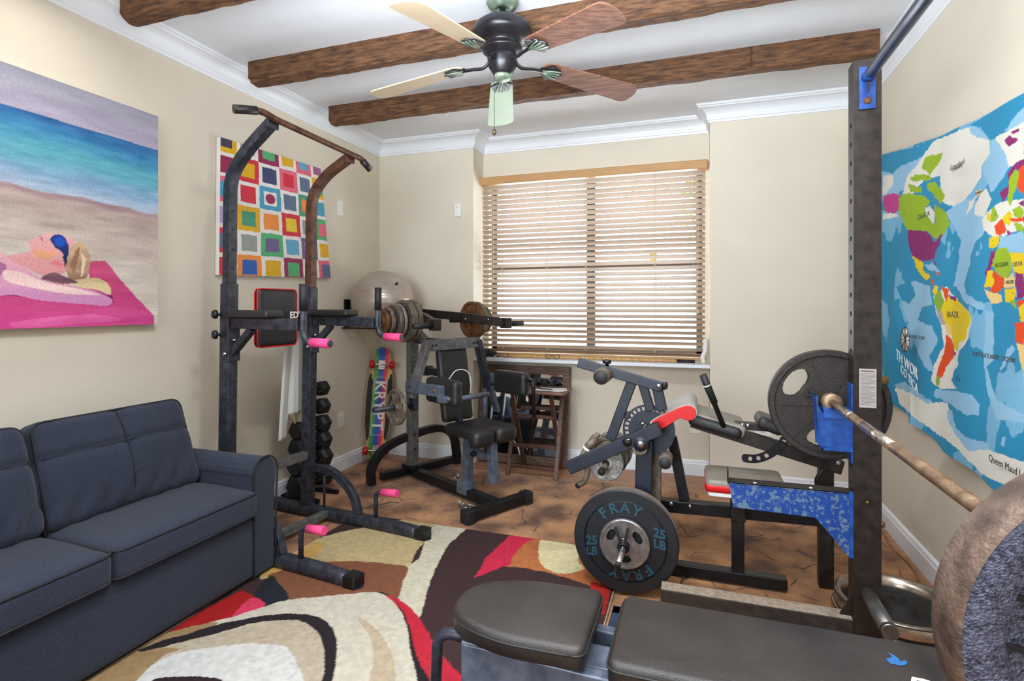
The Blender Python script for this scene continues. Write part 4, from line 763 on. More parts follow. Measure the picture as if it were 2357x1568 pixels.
for k, (a, c, col) in enumerate(STR):
    b = MB(); 
    for i in range(len(ts) - 1):
        t0_, t1_ = ts[i], ts[i + 1]; f = lambda t: (1 + .5 * max(0, (t - .78) / .22)) if t > .78 else 1
        lo = lambda t, s: max(-bw(t) + .004, min(bw(t) - .004, s * f(t)))
        b.add([brd(t0_, lo(t0_, a), .0305), brd(t0_, lo(t0_, c), .0305), brd(t1_, lo(t1_, c), .0305), brd(t1_, lo(t1_, a), .0305)], [(0, 1, 2, 3)])
    obj('painted_stripe', b, mat('board_paint_%d' % k, col, .35, var=.06, coat=.3), dk)['label'] = ['green stripe', 'teal stripe', 'blue stripe', 'magenta stripe', 'orange stripe'][k]
for s in (-1, 1):
    b = MB(); tt = np.linspace(.17, .76, 20); b.prism([brd(t, s * (bw(t) - .003), .0302) for t in tt] + [brd(t, s * (.062 if .2 < t < .72 else .075), .0302) for t in tt[::-1]], Nn * .001); obj('black_panel', b, M_RUBBER, dk)
b = MB()
for i, ch_ in enumerate('KRYPT'): b.text(ch_, brd(.655 - i * .088, .0, .032), -Lz, Sx, .125, .0008, bold=.003)
obj('lettering', b, M_WPRINT, dk)
b = MB(); b.tube(fillet([brd(.47, -.048, .032), brd(.73, -.048, .032), brd(.73, .048, .032), brd(.22, .048, .032), brd(.22, -.048, .032), brd(.47, -.048, .032)], .02, 4), .0022, 6); obj('white_outline', b, M_WPRINT, dk)
for t in (.84, .09):
    b = MB(); b.tube([brd(t, -.085, .075), brd(t, .085, .075)], .007, 10); b.box(brd(t, 0, .055), .03, .022, .022, (Sx, Lz, Nn)); b.box(brd(t, 0, .036), .028, .04, .005, (Sx, Lz, Nn)); k_ = obj('truck', b, M_CHROME, lb, bevel=.003)
    for s in (-1, 1):
        b = MB(); b.lathe(brd(t, s * .062, .075), Sx * s, [(.008, .004), (.026, 0), (.034, .008), (.034, .034), (.026, .044), (.012, .044), (.010, .036), (0, .036)], 24); obj('wheel', b, M_RED, k_)
# ================================================================ MACHINE A (lever press with arm pads)
OA = Vector((-2.06, 3.69, 0)); a_ = Vector((.88, -.475, 0)); b_ = Vector((.475, .88, 0))
def LA(a, b, z): return OA + a_ * a + b_ * b + ZV * z
ma = thing('lever_press_machine', 'grey steel lever press machine with back pad, arm pads and black seat', 'weight machine', LA(0, 0, 0))
AX = (a_, b_, ZV)
b = MB(); b.bar([LA(0, 0, .09), LA(0, 0, 1.26)], .075, .06, a_); po = obj('post', b, M_STEEL2, ma, bevel=.004)
b = MB()
for k in range(12): b.lathe(LA(.031, .0, .78 + k * .035), a_, [(0, .0015), (.005, .0015), (.005, 0)], 8)
b.lathe(LA(.031, 0, .33), a_, [(0, .006), (.008, .006), (.009, 0)], 10); b.lathe(LA(.031, 0, .22), a_, [(0, .006), (.008, .006), (.009, 0)], 10); obj('pin_holes', b, M_INK, po)
b = MB(); b.box(LA(0, 0, .085), .07, .05, .012, AX); b.bar([LA(0, 0, .05), LA(.97, 0, .05)], .065, .06); obj('floor_beam', b, M_BLACK, ma, bevel=.004)
b = MB(); b.bar([LA(-.03, -.25, .05), LA(-.03, .42, .05)], .06, .055); obj('rear_beam', b, M_BLACK, ma, bevel=.004)
b = MB(); b.bar(spline([LA(-.03, -.33, .01), LA(-.03, -.325, .13), LA(-.03, -.22, .25), LA(-.03, 0, .31), LA(-.03, .25, .33), LA(-.03, .40, .25), LA(-.03, .44, .10), LA(-.03, .44, .01)], 8), .055, .055, a_); obj('rear_arch', b, M_BLACK, ma, bevel=.004)
b = MB(); b.bar([LA(.99, -.26, .045), LA(.99, .26, .045)], .065, .06); ff = obj('front_foot', b, M_BLACK, ma, bevel=.004)
for s in (-1, 1): b = MB(); b.box(LA(.99, s * .245, .042), .038, .03, .04, AX); obj('end_cap', b, M_RUBBER, ff, bevel=.006)
b = MB(); b.bar([LA(.66, 0, .05), LA(.70, 0, .455)], .06, .055, b_); b.box(LA(.66, 0, .09), .05, .042, .045, AX); sp_ = obj('seat_post', b, mat('blue_grey_steel', (84, 94, 112), .4, .3, var=.2, scale=20, rgb2=(104, 112, 128)), ma, bevel=.004)
MBG = bpy.data.materials['blue_grey_steel']
b = MB(); b.bar([LA(.92, .02, .22), LA(.90, .02, .45)], .055, .05, b_); b.bar([LA(.69, 0, .34), LA(.92, 0, .34)], .04, .04); b.box(LA(.925, .02, .22), .028, .032, .05, AX); obj('leg_attachment', b, MBG, ma, bevel=.004)
b = MB(); b.lathe(LA(.79, -.02, .34), b_ * -1, [(0, .035), (.016, .034), (.022, .02), (.01, .012), (.008, 0)], 18); obj('knob', b, M_BLACK, ma)
def lobes(p, H): x, y, z = p; z -= max(0, x / H[0] - .55) ** 2 * .12; return (x, y, z)
b = MB(); b.rbox(LA(.80, .0, .50), .155, .175, .036, .028, AX, 14); obj('seat', b, M_VINYL, ma)
for bb in (-.095, .095): b = MB(); b.rbox(LA(.94, bb, .478), .052, .086, .056, .045, AX, 12); obj('seat_roll', b, M_VINYL, ma)
lt_ = Vector((-.22, 0, 1)); ln = (a_ * -.16 + ZV).normalized(); nn = (a_ + ZV * .16).normalized()
b = MB(); b.rbox(LA(.53, 0, .765), .03, .125, .25, .026, (nn, b_, ln), 16); obj('back_pad', b, M_VINYL, ma)
b = MB(); b.bar([LA(.06, .0, 1.05), LA(.50, 0, 1.04)], .045, .05); b.bar([LA(.03, .02, .83), LA(.48, .02, .82)], .05, .05); b.box(LA(.16, .02, .825), .04, .034, .034, AX); b.bar([LA(.60, 0, .46), LA(.56, 0, .60)], .05, .03, b_); obj('back_support', b, M_NAVY, ma, bevel=.004)
b = MB(); b.bar([LA(.52, -.235, 1.04), LA(.52, .225, 1.045)], .04, .075); yk = obj('yoke', b, M_STEEL2, ma, bevel=.004)
b = MB()
for bb in (-.19, -.16, .16, .19): b.lathe(LA(.541, bb, 1.042), a_, [(0, .006), (.008, .006), (.010, 0)], 8)
obj('bolts', b, M_INK, yk)
for s in (-1, 1):
    b = MB(); b.bar([LA(.52, s * .215, 1.06), LA(.50, s * .33, .70)], .04, .065, a_); ar = obj('swing_arm', b, M_STEEL2 if s < 0 else M_STEEL, ma, bevel=.004)
    b = MB(); b.bar([LA(.47, s * .335, .775), LA(.86, s * .335, .785)], .04, .07); fo = obj('forearm_bar', b, MBG, ar, bevel=.004)
    b = MB(); b.rbox(LA(.80, s * .285, .775), .16, .035, .08, .03, AX, 12); obj('elbow_pad', b, M_VINYL, ar)
    b = MB()
    for aa in (.54, .80): b.lathe(LA(aa, s * .356, .785), b_ * s, [(0, .006), (.009, .005), (.011, 0)], 12)
    obj('rust_bolts', b, M_RUSTY, ar)
b = MB(); b.tube([LA(.86, -.335, .745), LA(.93, -.30, .742), LA(.93, -.03, .745)], .016, 12); b.box(LA(.86, -.335, .74), .03, .02, .02, AX); obj('grip_handle', b, MBG, ma)
b = MB(); b.tube(fillet([LA(.94, .335, .80), LA(1.0, .30, .80), LA(1.0, .31, .56)], .03, 5), .014, 12); obj('grip_handle', b, M_BLACK, ma)
b = MB(); b.tube([LA(.50, .30, .70), LA(.50, .30, .44)], .02, 12); b.bar([LA(.52, .33, .72), LA(.50, .42, .52)], .03, .05, a_); obj('arm_stop', b, MBG, ma)
# press arms
b = MB(); b.box(LA(.0, 0, 1.285), .05, .06, .035, AX); b.lathe(LA(0, 0, 1.32), (0, 0, 1), [(0, .012), (.008, .012), (.01, 0)], 10); obj('pivot_box', b, M_OLDIRON, ma, bevel=.004)
for s in (-1, 1):
    b = MB(); b.bar([LA(.02, s * .045, 1.255), LA(.42, s * .17, 1.225), LA(.74, s * .30, 1.185)], .035, .06); b.box(LA(.73, s * .30, 1.185), .035, .026, .036, AX); pa = obj('press_arm', b, M_BROWNBLK, ma, bevel=.004)
    b = MB(); b.tube([LA(.73, s * .31, 1.18), LA(.73, s * .46, 1.18)], .018, 14); obj('rubber_grip', b, M_RUBBER, pa)
    b = MB(); b.tube([LA(.31, s * .13, 1.20), LA(.31, s * .60, 1.20)], .019, 14); b.lathe(LA(.31, s * .6, 1.2), b_ * s, [(.012, .001), (.019, .001), (.019, -.01)], 14); obj('sleeve', b, M_BROWNBLK, pa)
    b = MB()
    for aa, bb in ((.45, .18), (.62, .25)): b.lathe(LA(aa, -(-s) * bb - .021, 1.21), b_ * -1, [(0, .004), (.008, .004), (.009, 0)], 10)
    obj('bolts', b, M_CHROME, pa)
b = MB(); b.bar([LA(.03, 0, 1.13), LA(.26, -.02, 1.02), LA(.30, -.02, 1.02)], .05, .05); obj('stay', b, M_STEEL2, ma, bevel=.004)
b = MB(); b.tube([LA(.50, -.30, .655), LA(.50, -.60, .655)], .017, 14); b.bar([LA(.50, -.31, .74), LA(.50, -.31, .62)], .03, .06, a_); obj('plate_peg', b, M_STEEL, ma)
b = MB(); cx_ = [LA(.80, -.25, .84), LA(.82, -.20, .90), LA(.84, -.13, .89), LA(.84, -.10, .82), LA(.83, -.10, .74)]; b.tube(spline(cx_, 6), .0028, 6); o = obj('white_cord', b, M_CREAM, org=LA(.7, 0, .8)); tag(o, 'thin white cord looped over the arm pad of the grey machine', 'cord')
def disc_plate(name, label, c, axis, r, th, m, group=None, rim=None, hole=.016, lip=.14, text=None):
    c = Vector(c); ax = Vector(axis).normalized(); h = th / 2; li = r * (1 - lip); hub = max(hole + .014, r * .22)
    prof = [(hole, -h), (hub, -h), (hub + .004, -h * .55), (li - .006, -h * .55), (li, -h), (r - .004, -h), (r, -h + .004), (r, h - .004), (r - .004, h), (li, h), (li - .006, h * .55), (hub + .004, h * .55), (hub, h), (hole, h)]
    b = MB(); b.lathe(c, ax, prof, 64, False, True); o = obj(name, b, m, org=c, bevel=0); tag(o, label, 'weight plate', group)
    for p in o.data.polygons: p.use_smooth = False
    return o
G1 = 'plates stacked on the left sleeve of the lever machine'; G2 = 'plates stacked on the right sleeve of the lever machine'
for bb, r, th, m, l in ((-.215, .148, .03, M_OLDIRON, 'big dusty iron plate, innermost on the left sleeve'), (-.262, .146, .045, M_OLDIRON, 'big thick iron plate, second from inside on the left sleeve'), (-.315, .118, .02, M_PLATEG, 'thin pale grey plate in the middle of the left sleeve'), (-.348, .118, .028, M_OLDIRON, 'medium iron plate on the left sleeve, outside the pale grey one'), (-.395, .095, .026, M_OLDIRON, 'smaller iron plate second from the outer end of the left sleeve'), (-.43, .085, .024, M_RUSTY, 'small brassy iron plate outermost on the left sleeve')):
    disc_plate('weight_plate', l, LA(.31, bb, 1.20), b_, r, th, m, G1, hole=.020)
for bb, r, th, m, l in ((.33, .140, .03, M_RUSTY, 'big rusty orange plate, innermost on the right sleeve'), (.366, .138, .03, M_OLDIRON, 'big dusty plate right behind the rusty one'), (.41, .112, .026, M_OLDIRON, 'medium iron plate on the right sleeve'), (.445, .10, .022, M_OLDIRON, 'smallest plate on the right sleeve')):
    disc_plate('weight_plate', l, LA(.31, bb, 1.20), b_, r, th, m, G2, hole=.020)
# ring shaped plates with grip holes
def grip_plate(name, label, c, axis, r, th, m, holes, hr, rot=0, hole=.026, group=None, ribs=True):
    c = Vector(c); ax = Vector(axis).normalized(); x = Vector((1, 0, 0)); x = (x - ax * x.dot(ax)).normalized(); z = ax.cross(x); z = z if z.z > 0 else -z
    t = thing(name, label, 'weight plate', c, group); b = MB(); na = 288; rs = [hole, r * .2, r * .3] + list(np.linspace(hr[0], hr[1], 22)) + [r * .93]
    vs = [c + x * (q * math.cos(2 * math.pi * k / na)) + z * (q * math.sin(2 * math.pi * k / na)) for q in rs for k in range(na)]; fs = []
    for i in range(len(rs) - 1):
        for k in range(na):
            am = (k + .5) / na * 360; rm = (rs[i] + rs[i + 1]) / 2; skip = False
            for hc in holes:
                d = (am - hc - rot + 180) % 360 - 180; u = d / 25.; v = (rm - (hr[0] + hr[1]) / 2) / ((hr[1] - hr[0]) / 2)
                if abs(u) ** 2.6 + abs(v) ** 2.6 < 1.0 and hr[0] < rm < hr[1]: skip = True
            if not skip: fs.append((i * na + k, i * na + (k + 1) % na, (i + 1) * na + (k + 1) % na, (i + 1) * na + k))
    b.add(vs, fs, False); obj('web', b, m, t, solid=th * .45)
    b = MB(); h = th / 2; b.lathe(c, ax, [(r * .90, -h), (r - .004, -h), (r, -h + .004), (r, h - .004), (r - .004, h), (r * .90, h), (r * .885, h * .6), (r * .885, -h * .6)], 96, False, True); rim = obj('rim', b, m, t, bevel=.0)
    b = MB(); b.lathe(c, ax, [(hole, -h), (r * .2, -h), (r * .24, -h * .5), (r * .24, h * .5), (r * .2, h), (hole, h)], 64, True, True); obj('hub', b, m, t)
    if ribs:
        b = MB()
        for hc in holes:
            for q in (-38, 38):
                an = R(hc + rot + q); d = x * math.cos(an) + z * math.sin(an)
                for s in (-1, 1): b.bar([c + d * (r * .24) + ax * (s * h * .55), c + d * (r * .89) + ax * (s * h * .55)], .008, .005, ax)
        obj('ribs', b, m, t)
    return t, x, z
t_, x_, z_ = grip_plate('weight_plate', 'small dark plate with grip holes on the peg of the lever machine', LA(.50, -.44, .655), b_, .115, .026, M_OLDIRON, (30, 150, 270), (.062, .098), hole=.019)
# ================================================================ TRAY TABLE, MIRROR, SILL THINGS
mr = thing('framed_mirror', 'brown wood framed mirror leaning against the wall below the window', 'mirror', (-1.39, 4.25, 0))
def MR(u, v, d=0): # u across, v up
    bot = Vector((-1.775 + .78 * u, 4.30, .0)); return bot + Vector((0, .12, .80)) * v + Vector((0, -.988, .148)) * d
for a, c, e, f in ((0, 0, 1, .085), (0, .915, 1, 1), (0, .085, .075, .915), (.925, .085, 1, .915)):
    b = MB(); b.prism([MR(a, c), MR(e, c), MR(e, f), MR(a, f)], MR(0, 0, .03) - MR(0, 0)); obj('frame_rail', b, M_FRAMEW, mr, bevel=.004)
b = MB(); b.prism([MR(.07, .08, .008), MR(.93, .08, .008), MR(.93, .92, .008), MR(.07, .92, .008)], MR(0, 0, .004) - MR(0, 0)); obj('mirror_glass', b, M_MIRROR, mr)
tt_ = thing('tray_table', 'folding dark wood tray table with crossed legs under the window', 'tray table', (-1.18, 4.08, 0))
b = MB(); b.rbox((-1.195, 4.055, .655), .265, .165, .012, .01, None, 8); obj('tabletop', b, mat('brown_tabletop', (116, 84, 66), .4, var=.2, scale=6, stretch=(1, 6, 1), rgb2=(140, 106, 84)), tt_)
for x in (-1.385, -1.005):
    b = MB(); b.bar([(x, 3.96, 0), (x, 4.18, .645)], .018, .032, (1, 0, 0)); obj('leg', b, M_DKWOOD, tt_, bevel=.003)
for x in (-1.345, -1.04):
    b = MB(); b.bar([(x, 4.26, 0), (x, 3.95, .645)], .018, .032, (1, 0, 0)); obj('leg', b, M_DKWOOD, tt_, bevel=.003)
for (y, z, xa, xb) in ((4.04, .22, -1.385, -1.005), (4.13, .50, -1.385, -1.005), (4.17, .19, -1.345, -1.04), (4.04, .45, -1.345, -1.04), (3.99, .07, -1.385, -1.005)):
    b = MB(); b.bar([(xa, y, z), (xb, y, z)], .014, .028); obj('stretcher', b, M_DKWOOD, tt_, bevel=.003)
b = MB()
for k in range(3): b.box((-1.06 + .01 * k, 4.02 - .008 * k, .669 + .0015 * k), .105, .075, .0006, (Vector((math.cos(.25 * k - .2), math.sin(.25 * k - .2), 0)), Vector((-math.sin(.25 * k - .2), math.cos(.25 * k - .2), 0)), ZV))
o = obj('paper_sheets', b, M_PAPER, org=(-1.06, 4.02, .667)); tag(o, 'loose white paper sheets on the tray table', 'paper'); o['kind'] = 'thing'
b = MB(); b.tube([(-1.14, 3.985, .678), (-1.03, 3.965, .678)], .0045, 10, [1, .6]); o = obj('pen', b, M_INK, org=(-1.08, 3.975, .676)); tag(o, 'black pen lying on the white paper', 'pen')
b = MB()
for k in range(5): q = [Vector((-1.32 + .05 * k + random.uniform(-.03, .03), 4.10 + random.uniform(-.04, .05), .685 + random.uniform(0, .05))) for _ in range(5)]; q[0].z = .678; q[-1].z = .678; b.tube(spline(q, 5), .008, 8)
b.tube(spline([(-1.12, 4.1, .69), (-1.05, 4.10, .70), (-1.03, 4.10, .76)], 5), .010, 8); o = obj('resistance_strap', b, M_BLACK, org=(-1.2, 4.1, .67)); tag(o, 'tangle of black straps at the back of the tray table', 'strap')
sz = .872
b = MB(); b.rbox((-1.70, 4.33, sz + .032), .085, .045, .03, .028, None, 10, lambda p, H: (p[0], p[1] + .012 * math.sin(p[0] * 60), p[2] * (1 - .35 * p[0] / H[0]) + .004 * math.sin(p[0] * 90))); o = obj('glove', b, M_RUBBER, org=(-1.7, 4.33, sz)); tag(o, 'crumpled black glove at the left end of the window sill', 'glove')
def glasses(c, ang, m, label):
    t = thing('eyeglasses', label, 'glasses', c, 'eyeglasses lying on the window sill'); d = Vector((math.cos(ang), math.sin(ang), 0)); s = Vector((-d.y, d.x, 0)); c = Vector(c)
    b = MB()
    for k in (-1, 1): b.tube([c + d * (k * .034) + d * (.026 * math.cos(a)) + ZV * (.022 + .019 * math.sin(a)) for a in np.linspace(0, 2 * math.pi, 20)], .0018, 6)
    b.tube([c + d * -.008 + ZV * .026, c + d * .008 + ZV * .026], .0018, 6); obj('rims', b, m, t)
    for k in (-1, 1): b = MB(); b.tube([c + d * (k * .062) + ZV * .026, c + d * (k * .05) + s * .06 + ZV * .012, c + d * (k * .02) + s * .10 + ZV * .003], .0018, 6); obj('temple', b, m, t)
glasses((-1.56, 4.30, sz), .1, mat('purple_blue_frames', (70, 56, 110), .3), 'purple framed glasses beside the black glove on the sill')
glasses((-1.12, 4.30, sz), -.05, M_INK, 'black framed glasses in the middle of the sill')
b = MB(); b.tube([(x, 4.355 + .004 * math.sin(x * 5), sz + .012) for x in np.linspace(-1.62, -.15, 24)], .0115, 12, [1 + .12 * (k % 4 == 0) for k in range(24)]); o = obj('bamboo_stick', b, M_BAMBOO, org=(-.9, 4.355, sz)); tag(o, 'long bamboo stick lying along the window sill', 'stick'); 
b = MB(); b.tube([(-.15, 4.355, sz + .012), (-.02, 4.353, sz + .012)], .013, 12); obj('black_grip', b, M_RUBBER, o)
b = MB(); b.tube(spline([(.045, 4.33, sz + .002), (.035, 4.33, .92), (.052, 4.34, .97), (.055, 4.345, 1.06)], 6), .016, 10, [.5] + [1] * 17 + [.7]); o = obj('rolled_paper', b, M_PAPER, org=(.05, 4.33, sz)); tag(o, 'white rolled paper standing at the right end of the sill', 'paper')
# spring collars on the floor
def clip(c, ang, label, m, name='spring_collar'):
    c = Vector(c); t = thing(name, label, 'barbell collar', c); d = Vector((math.cos(ang), math.sin(ang), 0)); s = Vector((-d.y, d.x, 0)); b = MB()
    b.tube([c + ZV * .03 + ZV * (.026 * math.sin(a)) + s * (.026 * math.cos(a)) + d * (.0045 * a / 6.28 * 2) for a in np.linspace(0, 6.28 * 2.3, 60)], .0025, 6); obj('coil', b, m, t)
    for k in (-1, 1): b = MB(); b.tube([c + s * (.024 * k) + ZV * .02 + d * .01, c + s * (.03 * k) + d * .05 + ZV * .012, c + s * (.018 * k) + d * .10 + ZV * .008], .003, 6); obj('lever', b, m, t)
clip(P(1058, 1168, z=0), .1, 'chrome spring collar on the carpet left of the machine foot', M_CHROME); clip(P(1048, 1108, z=0), 1.2, 'chrome spring collar on the carpet behind the floor beam', M_CHROME)
# ================================================================ MACHINE C (multi bench with leg lever)
mc = thing('multi_exercise_bench', 'black weight bench with red trimmed pads, notched disc and foam rollers', 'weight bench', (.1, 2.8, 0))
Xv = Vector((1, 0, 0)); Yv = Vector((0, 1, 0))
def Q(px, py, y): return P(px, py, y=y)
def QZ(px, y, z): return Vector((P(px, 700, y=y).x, y, z))
def pbar(nm, pts, y, w, h, m=M_BLACK, up=(0, 1, 0), par=None, bev=.004):
    b = MB(); b.bar([Q(a, c, y) for a, c in pts], h, w, up); return obj(nm, b, m, par or mc, bevel=bev)
b = MB(); b.span((-.30, 2.73, .012), (.385, 2.79, .062)); obj('front_foot', b, M_BLACK, mc, bevel=.004)
b = MB(); b.bar([(.178, 2.76, .06), (.178, 2.76, .44)], .055, .05, Yv); b.bar([(.178, 2.76, .30), (.178, 2.76, .40)], .065, .06, Yv); obj('seat_support', b, M_BLACK, mc, bevel=.004)
b = MB(); b.rbox((.205, 2.80, .475), .172, .135, .030, .022, None, 14); st = obj('seat', b, M_TAUPE, mc)
b = MB(); b.rbox((.205, 2.80, .466), .1745, .1375, .024, .02, None, 14); obj('side_band', b, M_RED, st); b = MB(); b.rbox((.205, 2.80, .434), .16, .125, .012, .01, None, 8); obj('backing_board', b, M_PAPER, st)
mb_ = pbar('main_beam', [(1490, 1158), (1960, 1200)], 2.87, .055, .06)
b = MB()
for px, py in ((1545, 1160), (1588, 1166)): b.lathe(Q(px, py, 2.838), -Yv, [(0, .006), (.009, .005), (.011, 0)], 12)
obj('bolts', b, M_CHROME, mb_)
b = MB(); b.bar([Q(1484, 1012, 2.62), QZ(1476, 2.62, .002)], .075, .05, Yv); up_ = obj('main_upright', b, M_NAVY, mc, bevel=.004)
b = MB(); b.bar([Q(1513, 1010, 2.72), QZ(1510, 2.72, .062)], .04, .05, Yv); obj('rear_upright', b, M_OLDIRON, mc, bevel=.004)
pbar('rear_brace', [(1546, 1005), (1576, 1150)], 2.87, .045, .05)
b = MB(); b.bar([Q(1900, 1062, 2.86), QZ(1900, 2.86, .002)], .062, .05, Yv); obj('rear_post', b, M_BROWNBLK, mc, bevel=.004)
# notched disc
b = MB(); c = Q(1493, 990, 2.66); rr = .121; na = 144; rs = [0.012, .04, rr * .78, rr * .92, rr]
vs = [c + Xv * (q * math.cos(2 * math.pi * k / na)) + ZV * (q * math.sin(2 * math.pi * k / na)) for q in rs for k in range(na)]; fs = []
for i in range(4):
    for k in range(na):
        if i == 2 and 8 < k < 100 and k % 5 < 3: continue
        fs.append((i * na + k, i * na + (k + 1) % na, (i + 1) * na + (k + 1) % na, (i + 1) * na + k))
b.add(vs, fs); dd = obj('notched_disc', b, M_NAVY, mc, solid=.007)
b = MB(); b.lathe(Q(1479, 976, 2.652), -Yv, [(0, .008), (.008, .007), (.010, 0)], 12); b.lathe(Q(1511, 992, 2.652), -Yv, [(0, .006), (.004, .005), (.005, 0)], 12); obj('bolts', b, M_CHROME, dd)
# leg lever arm
la = pbar('lever_arm', [(1309, 1077), (1520, 985)], 2.56, .05, .06, M_NAVY)
b = MB(); b.lathe(Q(1444, 1018, 2.53), -Yv, [(0, .012), (.016, .012), (.02, .004), (.022, 0)], 18); k1 = obj('knob', b, M_BLACK, la); b = MB(); b.tube([Q(1438, 1015, 2.51), Q(1450, 1011, 2.50)], .003, 6); obj('pin', b, M_CHROME, k1)
b = MB(); b.bar([Q(1494, 985, 2.585), Q(1476, 1022, 2.585)], .05, .062, Yv); b.lathe(Q(1476, 1022, 2.62), -Yv, [(0, 0), (.034, 0), (.034, .085), (0, .085)], 28); hb = obj('pivot_cover', b, M_OLDIRON, mc, bevel=.004)
b = MB(); b.lathe(Q(1474, 1023, 2.54), -Yv, [(0, .008), (.032, .008), (.034, .002), (.034, 0)], 28); rg = obj('pivot_ring', b, M_NAVY, hb); b = MB(); b.lathe(Q(1474, 1023, 2.532), -Yv, [(0, .008), (.014, .007), (.016, 0)], 20); obj('pivot_bolt', b, M_CHROME, hb)
# upper lever
ul = pbar('upper_lever', [(1332, 834), (1524, 891)], 2.60, .04, .045, M_NAVY)
b = MB(); b.lathe(Q(1397, 852, 2.60), ZV, [(0, .0), (.009, 0), (.009, .03), (.02, .032), (.022, .05), (0, .052)], 16); obj('knob', b, M_BLACK, ul)
b = MB(); b.lathe(Q(1516, 889, 2.575), -Yv, [(0, .008), (.010, .007), (.012, 0)], 18); obj('bolt', b, M_CHROME, ul)
b = MB(); b.rbox(Q(1527, 887, 2.64), .02, .03, .018, .012, None, 8); obj('end_knob', b, M_BLACK, ul)
for px, py, y0, y1, r in ((1383, 868, 2.50, 2.66, .037), (1530, 1066, 2.56, 2.68, .031)):
    c0 = Q(px, py, y0); b = MB(); b.lathe(c0, Yv, [(r * .8, -.002), (r, .006), (r * 1.02, (y1 - y0) / 2), (r, y1 - y0 - .006), (r * .8, y1 - y0), (0, y1 - y0)], 28); fr = obj('foam_roller', b, M_OLDIRON, mc)
    b = MB(); b.lathe(c0, -Yv, [(0, .006), (r * .78, .004), (r * .86, 0), (r * .86, -.01)], 28); obj('end_cap', b, M_INK, fr)
b = MB(); b.tube([Q(1400, 862, 2.66), Q(1400, 858, 2.60)], .012, 10); b.tube([Q(1530, 1066, 2.66), Q(1520, 1060, 2.76)], .012, 10); obj('roller_axle', b, M_BLACK, mc)
pbar('link_bar', [(1457, 872), (1405, 1012)], 2.645, .03, .048, M_NAVY); pbar('link_bar', [(1478, 880), (1498, 945)], 2.66, .03, .042, M_NAVY); pbar('link_bar', [(1513, 893), (1524, 945)], 2.645, .03, .048, M_NAVY)
pbar('cross_link', [(1425, 948), (1450, 958)], 2.66, .03, .035, M_NAVY)
# weights on lower axle + bent curl handle
b = MB(); b.tube([Q(1385, 1086, 2.62), Q(1405, 1052, 2.95)], .016, 12); ax_ = obj('lever_axle', b, M_OLDIRON, mc); b = MB(); b.lathe(Q(1384, 1087, 2.615), -Yv, [(0, .004), (.017, .003), (.018, 0), (.018, -.02)], 18); obj('end_cap', b, M_INK, ax_)
av = (Q(1405, 1052, 2.95) - Q(1385, 1086, 2.62)).normalized()
disc_plate('weight_plate', 'pale grey plate with black holes hanging low below the slanted blue-black arm', Q(1395, 1066, 2.74), av, .088, .022, M_PLATEG, 'small plates under the slanted lever arm', hole=.018)
disc_plate('weight_plate', 'brownish plate sandwiched behind the pale grey one under the slanted arm', Q(1402, 1050, 2.80), av, .098, .026, M_OLDIRON, 'small plates under the slanted lever arm', hole=.018)
disc_plate('weight_plate', 'rearmost rough grey plate under the slanted lever arm', Q(1412, 1036, 2.86), av, .098, .026, M_PLATEG, 'small plates under the slanted lever arm', hole=.018)
b = MB(); b.tube(spline([Q(1378, 998, 2.72), Q(1345, 1040, 2.68), Q(1338, 1062, 2.66), Q(1352, 1082, 2.66), Q(1345, 1108, 2.64), Q(1330, 1118, 2.62)], 8), .0135, 12); o = obj('bent_handle', b, M_OLDIRON, mc); b = MB(); b.lathe(Q(1329, 1119, 2.615), (Q(1329, 1119, 2.6) - Q(1345, 1108, 2.64)), [(0, .004), (.013, .003), (.0145, 0)], 14); obj('end_cap', b, M_NAVY, o)
b = MB(); b.tube([Q(1372, 1006, 2.715), Q(1352, 1032, 2.69)], .022, 14); obj('foam_grip', b, M_OLDIRON, o); b = MB(); b.tube([Q(1353, 1031, 2.69), Q(1350, 1035, 2.69)], .0235, 14); obj('ring', b, M_PAPER, o)
# preacher pad
yA, yB = 2.64, 3.0
out = [(1496, 972), (1545, 945), (1572, 934), (1590, 932), (1602, 940), (1605, 953), (1598, 966), (1584, 969), (1568, 963), (1556, 968), (1535, 982), (1510, 992)]
pts = [Q(a, c, yA) for a, c in smoothpoly(out, 4)]; b = MB(); b.prism(pts, (0, yB - yA, 0), True); pp_ = obj('preacher_pad', b, M_GREYV, mc, bevel=.006)
b = MB(); cen = sum(pts, Vector()) / len(pts); b.prism([cen + (p - cen) * .93 + Vector((0, -.004, 0)) for p in pts], (0, .01, 0), False); obj('side_panel', b, M_RED, pp_, bevel=.003)
b = MB(); n0 = Q(1520, 950, 2.72); b.tube([Q(1532, 935, 2.72), Q(1522, 945, 2.71), Q(1526, 936, 2.70), Q(1534, 925, 2.74)], .0025, 6)
# back pad and frame
def slant(px0, py0, px1, py1, y, hw, ht, m, nm, r=.025):
    A_ = Q(px0, py0, y); B_ = Q(px1, py1, y); d = (B_ - A_).normalized(); up = Yv.cross(d) * -1; up = up if up.z > 0 else -up
    b = MB(); b.rbox((A_ + B_) / 2, (B_ - A_).length / 2, hw, ht, r, (d, Yv, up), 14); return obj(nm, b, m, mc)
bk = slant(1588, 948, 1712, 986, 2.88, .13, .032, M_TAUPE, 'back_pad'); bb_ = slant(1586, 955, 1704, 990, 2.86, .128, .028, M_VINYL, 'back_pad_base')
bt = slant(1740, 962, 1800, 985, 2.86, .10, .03, M_VINYL, 'small_seat_pad')
ib = pbar('incline_tube', [(1592, 968), (1938, 1076)], 2.80, .05, .06, M_BROWNBLK); pbar('support_tube', [(1690, 978), (1800, 986)], 2.80, .04, .035, M_BROWNBLK)
b = MB()
for px, py in ((1722, 980), (1709, 979), (1929, 1066)): b.lathe(Q(px, py, 2.77), -Yv, [(0, .006), (.008, .005), (.010, 0)], 12)
